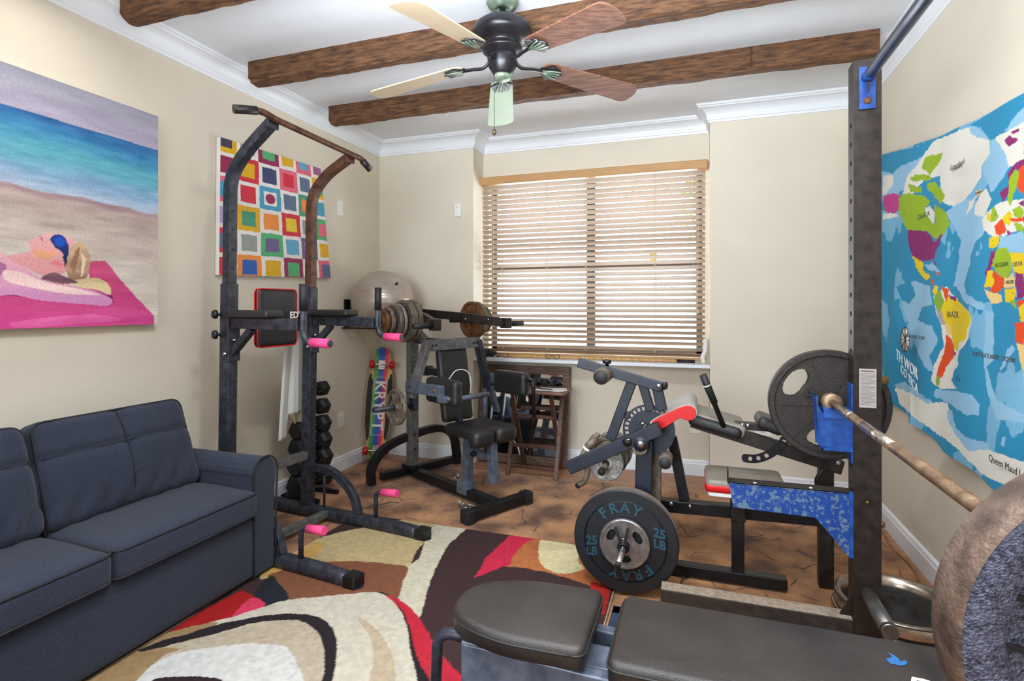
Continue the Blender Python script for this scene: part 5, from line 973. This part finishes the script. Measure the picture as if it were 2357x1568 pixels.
obj('bolts', b, M_CHROME, ib)
b = MB(); pth = spline([Q(1707, 1054, 2.77), Q(1740, 1056, 2.77), Q(1772, 1045, 2.77), Q(1800, 1022, 2.77), Q(1808, 1008, 2.77)], 26); hw_ = .0195; vs = []; ncol = 9
for i, p in enumerate(pth):
    t = (pth[min(i + 1, len(pth) - 1)] - pth[max(i - 1, 0)]).normalized(); s = Yv.cross(t); e = min(i, len(pth) - 1 - i) / 7.; k = math.sqrt(max(0, 1 - (1 - min(1, e)) ** 2)) * .9 + .1
    vs += [p + s * (hw_ * k * (2 * j / (ncol - 1) - 1)) for j in range(ncol)]
fs = []; L0 = 15
for i in range(len(pth) - 1):
    for j in range(ncol - 1):
        d = ((i + .5 - 8) % L0) - L0 / 2; 
        if 5 < i < 97 and (d / 3.2) ** 2 + ((j + .5 - (ncol - 1) / 2) / 2.3) ** 2 < 1: continue
        fs.append((i * ncol + j, i * ncol + j + 1, (i + 1) * ncol + j + 1, (i + 1) * ncol + j))
b.add(vs, fs); obj('adjuster_arc', b, M_BLACK, mc, solid=.006)
b = MB(); b.tube(spline([Q(1882, 1125, 2.84), Q(1880, 1105, 2.84), Q(1888, 1090, 2.84), Q(1896, 1078, 2.84)], 6), .010, 8); obj('side_hoop', b, M_BROWNBLK, mc)
b = MB(); b.tube([Q(1620, 868, 2.70), Q(1666, 983, 2.74)], .012, 12); hs = obj('hand_lever', b, M_BLACK, mc); b = MB(); b.tube([Q(1618, 863, 2.70), Q(1630, 893, 2.71), Q(1645, 928, 2.72)], .0165, 14, [1, 1.05, .95]); obj('rubber_grip', b, M_RUBBER, hs); b = MB(); b.tube([Q(1627, 886, 2.708), Q(1628, 889, 2.709)], .0178, 14); obj('ring', b, M_PAPER, hs)
# ================================================================ FRAY PLATE ON ITS PEG
fy = 2.50; fcn = P(1447, 1250, y=fy - .03); fcn = Vector((-.308, fy, .246))
b = MB(); b.tube([(fcn.x, 2.60, fcn.z), (fcn.x, 2.235, fcn.z)], .0125, 16); pg = obj('loading_peg', b, M_CHROME, mc); b = MB(); b.lathe((fcn.x, 2.236, fcn.z), -Yv, [(0, .002), (.0125, .001), (.0135, -.01)], 16); obj('peg_tip', b, M_RUBBER, pg)
rF = .232; bp2 = thing('bumper_plate', 'black 25 LB rubber bumper plate standing upright behind the foreground bench', 'weight plate', fcn)
b = MB(); h = .0275; b.lathe(fcn, -Yv, [(.016, -h), (rF - .008, -h), (rF, -h + .006), (rF, h - .006), (rF - .006, h), (rF * .80, h), (rF * .785, h - .009), (rF * .76, h - .006), (.05, h - .006), (.016, h - .006)], 128, False, True); bd = obj('disc', b, M_BUMPER, bp2)
b = MB(); b.lathe(fcn, -Yv, [(rF + .0005, -h + .004), (rF + .0012, 0), (rF + .0005, h - .007)], 96); obj('worn_tread', b, M_BUMPRIM, bp2)
b = MB(); yf_ = fcn.y - h + .003
def ring_text(b, s, a0, step, r, size, flip=False):
    for i, ch_ in enumerate(s):
        an = R(a0 - i * step) if not flip else R(a0 + i * step); rad = Vector((math.cos(an), 0, math.sin(an))); upv = rad if not flip else -rad
        xd = Vector((upv.z, 0, -upv.x)); c = Vector((fcn.x, yf_, fcn.z)) + rad * r; b.text(ch_, c, xd, upv, size, .0025, bold=.002)
ring_text(b, 'FRAY', 130, 20, .150, .064)
obj('raised_lettering', b, M_TEAL, bp2); b = MB()
for i, ch_ in enumerate('FRAY'):
    an = R(312 - i * 20); rad = Vector((math.cos(an), 0, math.sin(an))); b.text(ch_, Vector((fcn.x, yf_, fcn.z)) + rad * .148, Vector((rad.z, 0, -rad.x)), rad, .066, .0025, bold=.002)
obj('raised_lettering', b, M_TEAL, bp2)
for s in (-1, 1):
    b = MB(); c = Vector((fcn.x + s * .150, yf_, fcn.z + (.03 if s > 0 else -.04))); sl = (1, 0, -.16 if s > 0 else .12); b.text('25', c + ZV * .024, sl, ZV, .055, .0025, bold=.002); b.text('LB', c - ZV * .024, sl, ZV, .05, .0025, bold=.002); obj('weight_marking', b, M_TEAL, bp2)
t3, _, _ = grip_plate('weight_plate', 'small chrome grip plate clamped in front of the big rubber bumper', (fcn.x, fcn.y - .046, fcn.z), -Yv, .110, .026, mat('scuffed_chrome_plate', (150, 148, 148), .3, .8, var=.2, scale=40, bump=.2, bscale=200), (30, 150, 270), (.05, .084), hole=.014, ribs=False)
sc = thing('spring_clamp', 'black spring clamp squeezed on the peg of the chrome plate', 'barbell collar', (fcn.x, fcn.y - .075, fcn.z)); c = Vector((fcn.x, fcn.y - .075, fcn.z))
b = MB(); b.tube([c + Vector((.018 * math.cos(a), -.004 * a / 3, .018 * math.sin(a))) for a in np.linspace(0, 18, 70)], .0035, 6); b.lathe(c, -Yv, [(.016, -.012), (.026, -.012), (.028, .01), (.016, .014)], 20, True, True); obj('coil', b, M_BLACK, sc)
for s in (-1, 1): b = MB(); b.bar([c + Vector((s * .008, -.012, .018)), c + Vector((s * .018 - .004, -.02, .055)), c + Vector((s * .028 - .006, -.022, .092))], .014, .007, Yv); obj('grip_handle', b, M_INK, sc, bevel=.002)
# ================================================================ POWER RACK
rk = thing('power_rack', 'tall dark power rack post with blue spotter arm, bar hook and pull-up bar', 'power rack', (.607, 2.42, 0))
PX0, PX1, PY0, PY1 = .561, .653, 2.38, 2.455
def post(y0, y1, nm):
    """square tube whose left and right walls have real adjustment holes"""
    b = MB(); zs = [0, .55]; ho = []
    z = .62
    while z < 2.05: ho.append(z); z += .0725
    b.add([(PX1, y0, 0), (PX1, y1, 0), (PX1, y1, 2.235), (PX1, y0, 2.235)], [(0, 1, 2, 3)]); b.add([(PX0, y1, 0), (PX1, y1, 0), (PX1, y1, 2.235), (PX0, y1, 2.235)], [(0, 1, 2, 3)]); b.add([(PX0, y0, 0), (PX1, y0, 0), (PX1, y0, 2.235), (PX0, y0, 2.235)], [(0, 1, 2, 3)])
    b.add([(PX0, y0, 2.235), (PX1, y0, 2.235), (PX1, y1, 2.235), (PX0, y1, 2.235)], [(0, 1, 2, 3)]); b.add([(PX0, y0, 0), (PX1, y0, 0), (PX1, y1, 0), (PX0, y1, 0)], [(0, 1, 2, 3)])
    ym = (y0 + y1) / 2; zprev = 0; n = 16; hr = .0105
    for z in ho:
        za, zb_ = z - .03, z + .03; b.add([(PX0, y0, zprev), (PX0, y1, zprev), (PX0, y1, za), (PX0, y0, za)], [(0, 1, 2, 3)]); zprev = zb_
        ci = [(PX0, ym + hr * math.cos(2 * math.pi * k / n), z + hr * math.sin(2 * math.pi * k / n)) for k in range(n)]; sqv = []
        for k in range(n):
            cx_, sx_ = math.cos(2 * math.pi * k / n), math.sin(2 * math.pi * k / n); m_ = max(abs(cx_), abs(sx_)); sqv.append((PX0, ym + cx_ / m_ * (y1 - y0) / 2, z + sx_ / m_ * .03))
        b.add(ci + sqv, [(k, (k + 1) % n, n + (k + 1) % n, n + k) for k in range(n)]); b.add(ci + [(PX0 + .004, p[1], p[2]) for p in ci], [(k, (k + 1) % n, n + (k + 1) % n, n + k) for k in range(n)])
    b.add([(PX0, y0, zprev), (PX0, y1, zprev), (PX0, y1, 2.235), (PX0, y0, 2.235)], [(0, 1, 2, 3)]); return obj(nm, b, M_BROWNBLK, rk)
post(PY0, PY1, 'post'); post(1.14, 1.215, 'post')
b = MB(); b.tube([(.605, 2.375, 2.165), (.605, 1.22, 2.165)], .021, 18); pu = obj('pull_up_bar', b, mat('steel_blue_bar', (84, 92, 112), .3, .7, var=.25, scale=10), rk)
b = MB(); b.span((.578, 2.372, 2.045), (.632, 2.38, 2.205)); br2 = obj('blue_bracket', b, M_BLUE, rk, bevel=.001)
b = MB(); b.tube([(.605, 2.372, 2.165), (.605, 2.33, 2.165)], .0215, 18); obj('painted_end', b, M_BLUE, pu); b = MB(); b.lathe((.605, 2.372, 2.075), -Yv, [(0, .010), (.012, .009), (.014, 0)], 6); b.add([(.601, 2.371, 2.155), (.609, 2.371, 2.155), (.605, 2.352, 2.12), (.605, 2.371, 2.10)], [(0, 1, 2), (0, 2, 3), (1, 2, 3)]); obj('rusty_bolt', b, M_RUSTY, br2)
# spotter arm
SX0 = P(1677, 1110, y=2.39).x
ys = 2.385
b = MB(); so = [(SX0, .485), (PX0, .452), (PX0, .105), (PX0 - .012, .10)]
zt0 = P(1677, 1112, y=ys).z; zt1 = P(1962, 1138, y=ys).z; zb0 = P(1688, 1168, y=ys).z; zb1 = P(1875, 1192, y=ys).z; xk = P(1877, 1192, y=ys).x; zend = P(1963, 1285, y=ys).z
so = [(SX0, zt0), (PX0 - .004, zt1), (PX0 - .004, zend), (PX0 - .012, zend), (xk, zb1), (P(1688, 1168, y=ys).x, zb0)]
b.prism([(x, ys, z) for x, z in so], (0, .006, 0)); sa = obj('spotter_arm', b, M_BLUEW, rk, bevel=.001)
b = MB()
b.add([(SX0, ys - .002, zt0 + .004), (PX0, ys - .002, zt1 + .004), (PX0, ys + .065, zt1 + .004), (SX0, ys + .065, zt0 + .004)], [(0, 1, 2, 3)]); b.add([(SX0, ys - .002, zt0 - .002), (PX0, ys - .002, zt1 - .002), (PX0, ys + .065, zt1 - .002), (SX0, ys + .065, zt0 - .002)], [(3, 2, 1, 0)])
b.span((SX0 - .004, ys, zt0 - .005), (SX0, ys + .065, zt0 + .05)); obj('black_top_plate', b, M_BROWNBLK, sa)
b = MB(); b.prism([(x, ys + .062, z) for x, z in so], (0, .005, 0)); obj('rear_web', b, M_BLUE, sa)
b = MB()
for x in (SX0 + .10, PX0 - .14): b.lathe((x, ys + .02, zt0 + (zt1 - zt0) * (x - SX0) / (PX0 - SX0) + .004), ZV, [(0, .002), (.006, .002), (.006, 0)], 10)
obj('flange_rivets', b, M_PAPER, sa)
b = MB(); b.span((PX0 - .014, ys - .003, zend), (PX0, ys + .005, zt1 + .01)); obj('mounting_flange', b, M_BLUE, sa)
# bar hook
bx, bz = .500, .921
b = MB(); b.span((PX0 - .006, PY0 + .004, .70), (PX0, PY1 - .004, 1.005)); jh = obj('bar_hook', b, M_BLUE, rk, bevel=.0015)
b = MB(); b.prism([(.438, PY0 + .008, .925), (.444, PY0 + .008, .76), (.56, PY0 + .008, .745), (.56, PY0 + .008, .80), (.555, PY0 + .008, .865), (.46, PY0 + .008, .885)], (0, .006, 0)); b.prism([(.438, PY1 - .012, .925), (.444, PY1 - .012, .76), (.56, PY1 - .012, .745), (.56, PY1 - .012, .865), (.46, PY1 - .012, .885)], (0, .006, 0)); b.add([(.432, PY0, .955), (.432, PY1, .955), (.455, PY1, .745), (.455, PY0, .745)], [(0, 1, 2, 3)]); b.add([(.437, PY0, .955), (.437, PY1, .955), (.460, PY1, .745), (.460, PY0, .745)], [(3, 2, 1, 0)]); b.add([(.432, PY0, .955), (.437, PY0, .955), (.460, PY0, .745), (.455, PY0, .745)], [(0, 1, 2, 3)])
b.span((.46, PY0, .870), (.56, PY1, .905)); b.span((.455, PY0, .745), (.56, PY1, .755)); obj('hook_tray', b, M_BLUE, jh)
# floor beam, gusset, storage peg, label
b = MB(); b.span((-.148, PY0, .012), (PX0, PY0 + .075, .105)); DBS = mat('dusty_black_steel', (44, 42, 44), .45, .3, var=.15, scale=40, rgb2=(60, 56, 54)); obj('floor_beam', b, DBS, rk, bevel=.003)
b = MB(); b.span((-.148, 1.14, .012), (PX0, 1.215, .105)); obj('floor_beam', b, DBS, rk, bevel=.003)
b = MB(); b.span((-.147, PY0 + .003, .1052), (PX0 - .002, PY0 + .072, .107)); obj('top_sheet', b, mat('grey_brown_sheet', (132, 118, 102), .9, var=.15, scale=60, rgb2=(150, 136, 120)), rk)  # thin grey-brown sheet, lighter than the beam, over its top face
b = MB(); b.prism([(PX0, PY0 + .03, .106), (PX0 - .04, PY0 + .03, .106), (PX0, PY0 + .03, .19)], (0, .008, 0)); obj('gusset', b, M_BROWNBLK, rk)
b = MB(); b.tube([(.607, PY0, .215), (.607, 2.12, .215)], .026, 20); sp2 = obj('storage_peg', b, mat('grey_steel_sleeve', (104, 102, 98), .35, .7, var=.15, scale=20), rk); b = MB(); b.lathe((.607, 2.121, .215), -Yv, [(0, .001), (.024, .001), (.0262, -.006), (.0262, -.02)], 20); obj('end_cap', b, M_INK, sp2)
b = MB(); b.lathe((PX1, 2.42, .47), Xv, [(0, .02), (.010, .02), (.012, .012), (.009, 0)], 10); b.lathe((.607, PY0, .56), -Yv, [(0, .002), (.005, .002), (.006, 0)], 10); b.lathe((PX1, 2.42, 1.02), Xv, [(0, .03), (.016, .03), (.016, .0)], 14); obj('bolts', b, mat('brass_bolt', (128, 100, 60), .4, .7), rk)
lbx = (.5795, .6355); b = MB(); b.span((lbx[0], PY0 - .0012, .918), (lbx[1], PY0 - .0002, 1.065)); lb2 = obj('warning_label', b, mat('faded_label_paper', (160, 154, 152), .7, var=.04), rk)
b = MB(); b.span((lbx[0] + .006, PY0 - .0018, 1.053), (lbx[1] - .006, PY0 - .0012, 1.059))
for k in range(26):
    z = 1.046 - k * .0047; e = random.uniform(0, .014) if k % 5 == 4 else 0; b.span((lbx[0] + .004, PY0 - .0016, z), (lbx[1] - .004 - e, PY0 - .0012, z + .0016))
obj('fine_print', b, mat('grey_print', (90, 86, 86), .6), lb2)['kind'] = 'stuff'
# ================================================================ BARBELL AND PLATES
bar = thing('barbell', 'worn rusty steel barbell resting in the blue hook of the rack', 'barbell', (bx, 1.75, bz))
b = MB(); b.tube([(bx, y, bz) for y in (2.42, 2.2, 1.9, 1.6, 1.3, 1.08)], .0145, 20); sh = obj('shaft', b, M_BAR, bar)
b = MB(); b.tube([(bx, 2.28, bz), (bx, 2.14, bz)], .0150, 20); obj('worn_silver_band', b, mat('flaked_chrome', (190, 170, 140), .25, .9, var=.35, scale=60, rgb2=(214, 206, 196), detail=8), sh); b = MB(); b.tube([(bx, 2.00, bz), (bx, 1.72, bz)], .0150, 20); obj('worn_silver_band', b, mat('flaked_chrome', (190, 170, 140), .25, .9, var=.35, scale=60, rgb2=(214, 206, 196), detail=8), sh)
b = MB()
for k in range(60): y = 1.55 - k * .0066; b.lathe((bx, y, bz), Yv, [(.0146, -.0022), (.0156, 0), (.0146, .0022)], 16)
obj('knurling', b, M_BAR, sh)['kind'] = 'stuff'
for s, y0, y1 in ((1, 2.45, 2.86), (-1, 1.05, .66)):
    b = MB(); b.lathe((bx, y0, bz), Vector((0, s, 0)), [(0.0145, -.03), (.036, -.03), (.038, -.024), (.038, -.002), (.036, .002), (.025, .003), (.025, abs(y1 - y0)), (0, abs(y1 - y0))], 32); obj('sleeve', b, M_BAR, bar)
t4, x_, z_ = grip_plate('weight_plate', 'big dark brown 45 weight plate with grip holes on the far end of the barbell', (bx + .012, 2.565, bz - .026), -Yv, .226, .036, M_IRON, (145, 265, 25), (.108, .186))
b = MB(); dirn = Vector((math.cos(R(145)), 0, math.sin(R(145)))); cc_ = Vector((bx + .012, 2.55, bz - .026)); up_d = -dirn; xd_ = Vector((up_d.z, 0, -up_d.x))
cc_.y = 2.551; b.text('45', cc_ + dirn * .083, xd_, up_d, .042, .007, bold=.0015); d2 = Vector((math.cos(R(262)), 0, math.sin(R(262)))); b.text('4', cc_ + d2 * .085 + Vector((-.022, 0, .01)), Vector((-d2.z, 0, d2.x)), -d2, .05, .007, bold=.0015)
ORG_ = obj('raised_numbers', b, M_INK, t4)
t5, _, _ = grip_plate('weight_plate', 'second dark plate behind the big 45 plate, showing right of the rack post', (bx + .012, 2.61, bz - .026), -Yv, .222, .036, M_IRON, (145, 265, 25), (.108, .186))
ncz = Vector((bx, .777, bz)); nt_ = thing('weight_plate', 'huge blue-grey hammered plate with worn brown rim at the right picture edge', 'weight plate', ncz)
b = MB(); h = .034; r = .225; b.lathe(ncz, -Yv, [(.026, -h), (r - .004, -h), (r, -h + .004), (r, h - .005), (r - .005, h), (r * .80, h), (r * .775, h - .009), (r * .32, h - .009), (r * .28, h), (.026, h)], 120, True, True); nd = obj('disc', b, M_IRONB, nt_)
b = MB(); b.lathe(ncz, -Yv, [(r - .006, h + .0006), (r - .001, h - .002), (r + .001, h - .008), (r + .0015, 0), (r + .001, -h + .004), (r - .003, -h - .0004)], 120); obj('worn_rim', b, mat('worn_brown_rim', (70, 55, 46), .55, .3, var=.25, scale=24, rgb2=(104, 84, 72), bump=.35, bscale=110), nt_)
b = MB()
for k in range(6):
    an = R(170 + k * 60); d = Vector((math.cos(an), 0, math.sin(an)))
    for s in (-.028, .028): pv = Vector((-d.z, 0, d.x)) * s; b.bar([ncz + pv + d * (r * .3) + Yv * (-h + .008), ncz + pv + d * (r * .79) + Yv * (-h + .008)], .007, .005, Yv)
obj('ribs', b, M_BLACK, nt_)
# plates lying on the floor behind the post
for k, (z, r, l) in enumerate(((.024, .232, 'lower of the dark plates lying flat behind the rack post'), (.076, .225, 'top dark plate with shiny worn lip lying flat behind the rack post'))):
    c = Vector((.775, 2.63 - .01 * k, z)); tt2 = thing('weight_plate', l, 'weight plate', c, 'plates lying on the floor by the right wall'); h = .022 + .006 * k
    b = MB(); b.lathe(c, ZV, [(.026, -h), (r - .004, -h), (r, -h + .004), (r, h - .004), (r - .004, h), (r * .90, h), (r * .86, h * (.2 - .8 * k)), (r * .3, h * (.2 - .8 * k)), (r * .27, h * (1 - .4 * k)), (.026, h)], 96, True, True); obj('disc', b, mat('dull_black_iron', (20, 17, 17), .7, .0, var=.2, scale=30), tt2)
    b = MB(); b.lathe(c, ZV, [(r + .0008, -h * .6), (r + .001, h * .7), (r - .004, h + .001), (r * .90, h + .0008), (r * .862, h * (.3 - .8 * k))], 96); obj('shiny_lip', b, mat('shiny_worn_lip', (170, 156, 142), .25, .9, var=.2, scale=30), tt2)
    if k:
        b = MB()
        for i, ch_ in enumerate('OB45'): an = R(250 + i * 14); rad = Vector((math.cos(an), math.sin(an), 0)); b.text(ch_, c + rad * .14 + ZV * (h * -.58), Vector((-rad.y, rad.x, 0)), -rad, .03, .001)
        obj('markings', b, M_PLATEG, tt2)
# ================================================================ FOREGROUND BENCH
fb = thing('flat_bench', 'black padded weight bench in the foreground with grey steel frame', 'weight bench', (.0, 1.45, 0))
def padpoly(outline, z0, z1, m, nm, r=.018, crown=.006):
    b = MB(); cen = sum((Vector(p) for p in outline), Vector((0, 0))) / len(outline); rings = []
    for k in range(7):
        a = k / 6 * math.pi / 2; rings.append((r * (1 - math.sin(a)), z0 + .008 + (z1 - z0 - .008) * 1.0 - r * (1 - math.cos(a)) if False else z1 - r + r * math.cos(a), 1))
    prof = [(.012, z0), (0, z0 + .010), (0, z1 - r)] + [(r * (1 - math.cos(a)), z1 - r + r * math.sin(a)) for a in np.linspace(.15, math.pi / 2, 7)]
    n = len(outline); vs = []
    def inset(i, d):
        p = Vector(outline[i]); a = Vector(outline[i - 1]); c = Vector(outline[(i + 1) % n]); t = (c - a).normalized(); nrm = Vector((-t.y, t.x)); nrm = nrm if nrm.dot(cen - p) > 0 else -nrm; return p + nrm * d
    cols = []
    for d, z in prof: cols.append([(inset(i, d).x, inset(i, d).y, z) for i in range(n)])
    last = cols[-1]; 
    for s, dz in ((.9, .3), (.75, .6), (.5, .85), (.25, .97), (.02, 1)): cols.append([(cen.x + (x - cen.x) * s, cen.y + (y - cen.y) * s, z1 + crown * dz) for x, y, z in last])
    for c in cols: vs += c
    b.add(vs, [(k * n + i, k * n + (i + 1) % n, (k + 1) * n + (i + 1) % n, (k + 1) * n + i) for k in range(len(cols) - 1) for i in range(n)], True); b.add(cols[0], [tuple(range(n))]); b.add(cols[-1], [tuple(range(n))])
    o = obj(nm, b, m, fb); p = MB(); p.tube([(inset(i % n, -.0005).x, inset(i % n, -.0005).y, z1 - r * 1.05) for i in range(n + 1)], .003, 6); obj('piping', p, M_INK, o); return o
def rounded(pts, rad, n=8):
    out = []; m = len(pts)
    for i in range(m):
        a, b, c = (Vector(pts[(i + k) % m]) for k in (-1, 0, 1)); r_ = rad[i]; d1 = (a - b).normalized(); d2 = (c - b).normalized(); k = min(r_, (a - b).length * .49, (c - b).length * .49)
        for j in range(n + 1): u = j / n; q = (b + d1 * k) * (1 - u) ** 2 + b * 2 * u * (1 - u) + (b + d2 * k) * u * u; out.append((q.x, q.y))
    return out
seat_o = rounded([(-.262, 1.305), (-.262, 1.612), (-.50, 1.605), (-.655, 1.53), (-.655, 1.36), (-.50, 1.295)], [.03, .03, .2, .09, .09, .2])
back_o = rounded([(.95, 1.29), (.95, 1.615), (-.205, 1.615), (-.205, 1.285)], [.03, .03, .035, .035], 8)
def dens(o, m_=.03):
    out = []
    for i in range(len(o)):
        a = Vector(o[i]); c = Vector(o[(i + 1) % len(o)]); k = max(1, int((c - a).length / m_))
        for j in range(k): out.append(tuple(a + (c - a) * j / k))
    return out
M_PADTOP = mat('dusty_black_vinyl', (32, 29, 28), .40, var=.12, scale=5, bump=.25, bscale=420, rgb2=(48, 43, 40))
padpoly(dens(seat_o), .405, .466, M_PADTOP, 'seat'); bkp = padpoly(dens(back_o), .40, .462, M_PADTOP, 'backrest')
b = MB(); b.bar([(-.50, 1.45, .34), (.9, 1.45, .33)], .10, .06); b.span((-.60, 1.335, .395), (-.28, 1.36, .405)); b.span((-.15, 1.36, .375), (.9, 1.40, .40)); b.span((-.15, 1.51, .375), (.9, 1.55, .40)); b.span((-.60, 1.54, .38), (-.28, 1.57, .405)); obj('bench_spine', b, MBG, fb, bevel=.004)
b = MB(); b.prism([(-.60, 1.335, .40), (-.16, 1.335, .385), (-.16, 1.335, .30), (-.30, 1.335, .30), (-.40, 1.335, .32), (-.46, 1.335, .27), (-.52, 1.335, .02), (-.60, 1.335, .02)], (0, .035, 0)); obj('leg_plate', b, MBG, fb, bevel=.004)
b = MB(); b.prism([(-.60, 1.53, .40), (-.16, 1.53, .385), (-.16, 1.53, .30), (-.30, 1.53, .30), (-.40, 1.53, .32), (-.46, 1.53, .27), (-.52, 1.53, .02), (-.60, 1.53, .02)], (0, .035, 0)); obj('leg_plate', b, MBG, fb, bevel=.004)
b = MB(); b.tube(fillet([(-.59, 1.40, .375), (-.70, 1.40, .38), (-.715, 1.40, .02)], .06, 8), .0165, 14); b.tube(fillet([(-.715, 1.40, .02), (-.715, 1.52, .02)], .01, 2), .0165, 14); obj('carry_handle', b, M_STEEL, fb)
b = MB(); b.bar([(-.235, 1.27, .30), (-.235, 1.78, .30)], .05, .06); b.bar([(-.235, 1.76, .33), (-.235, 1.76, .02)], .05, .05, Yv); MDB = mat('dark_blue_steel', (28, 48, 70), .4, .3, var=.15, scale=20); obj('cross_tube', b, MDB, fb, bevel=.004); b = MB(); b.bar([(.6, 1.27, .05), (.6, 1.65, .05)], .05, .05); b.bar([(.6, 1.45, .05), (.6, 1.45, .33)], .05, .05, Yv); obj('rear_leg', b, MDB, fb, bevel=.004)
lg = MB(); fl = [(0, 0), (.012, .004), (.03, .0), (.05, .010), (.062, .028), (.058, .044), (.050, .034), (.036, .030), (.040, .046), (.030, .062), (.012, .078), (.020, .052), (.006, .036), (-.008, .030)]
l0 = P(2050, 1528, z=.470)
lg.prism([(l0.x + u * .62, l0.y + v * .62, .4685) for u, v in fl], (0, 0, .001)); lo = obj('blue_logo', lg, mat('logo_blue', (40, 92, 146), .4), bkp)
lg = MB(); l1 = P(2095, 1568, z=.470); lg.text('P', (l1.x, l1.y - .02, .4692), (1, 0, 0), (0, 1, 0), .10, .0006, shear=.4); obj('white_logo', lg, M_WPRINT, bkp)
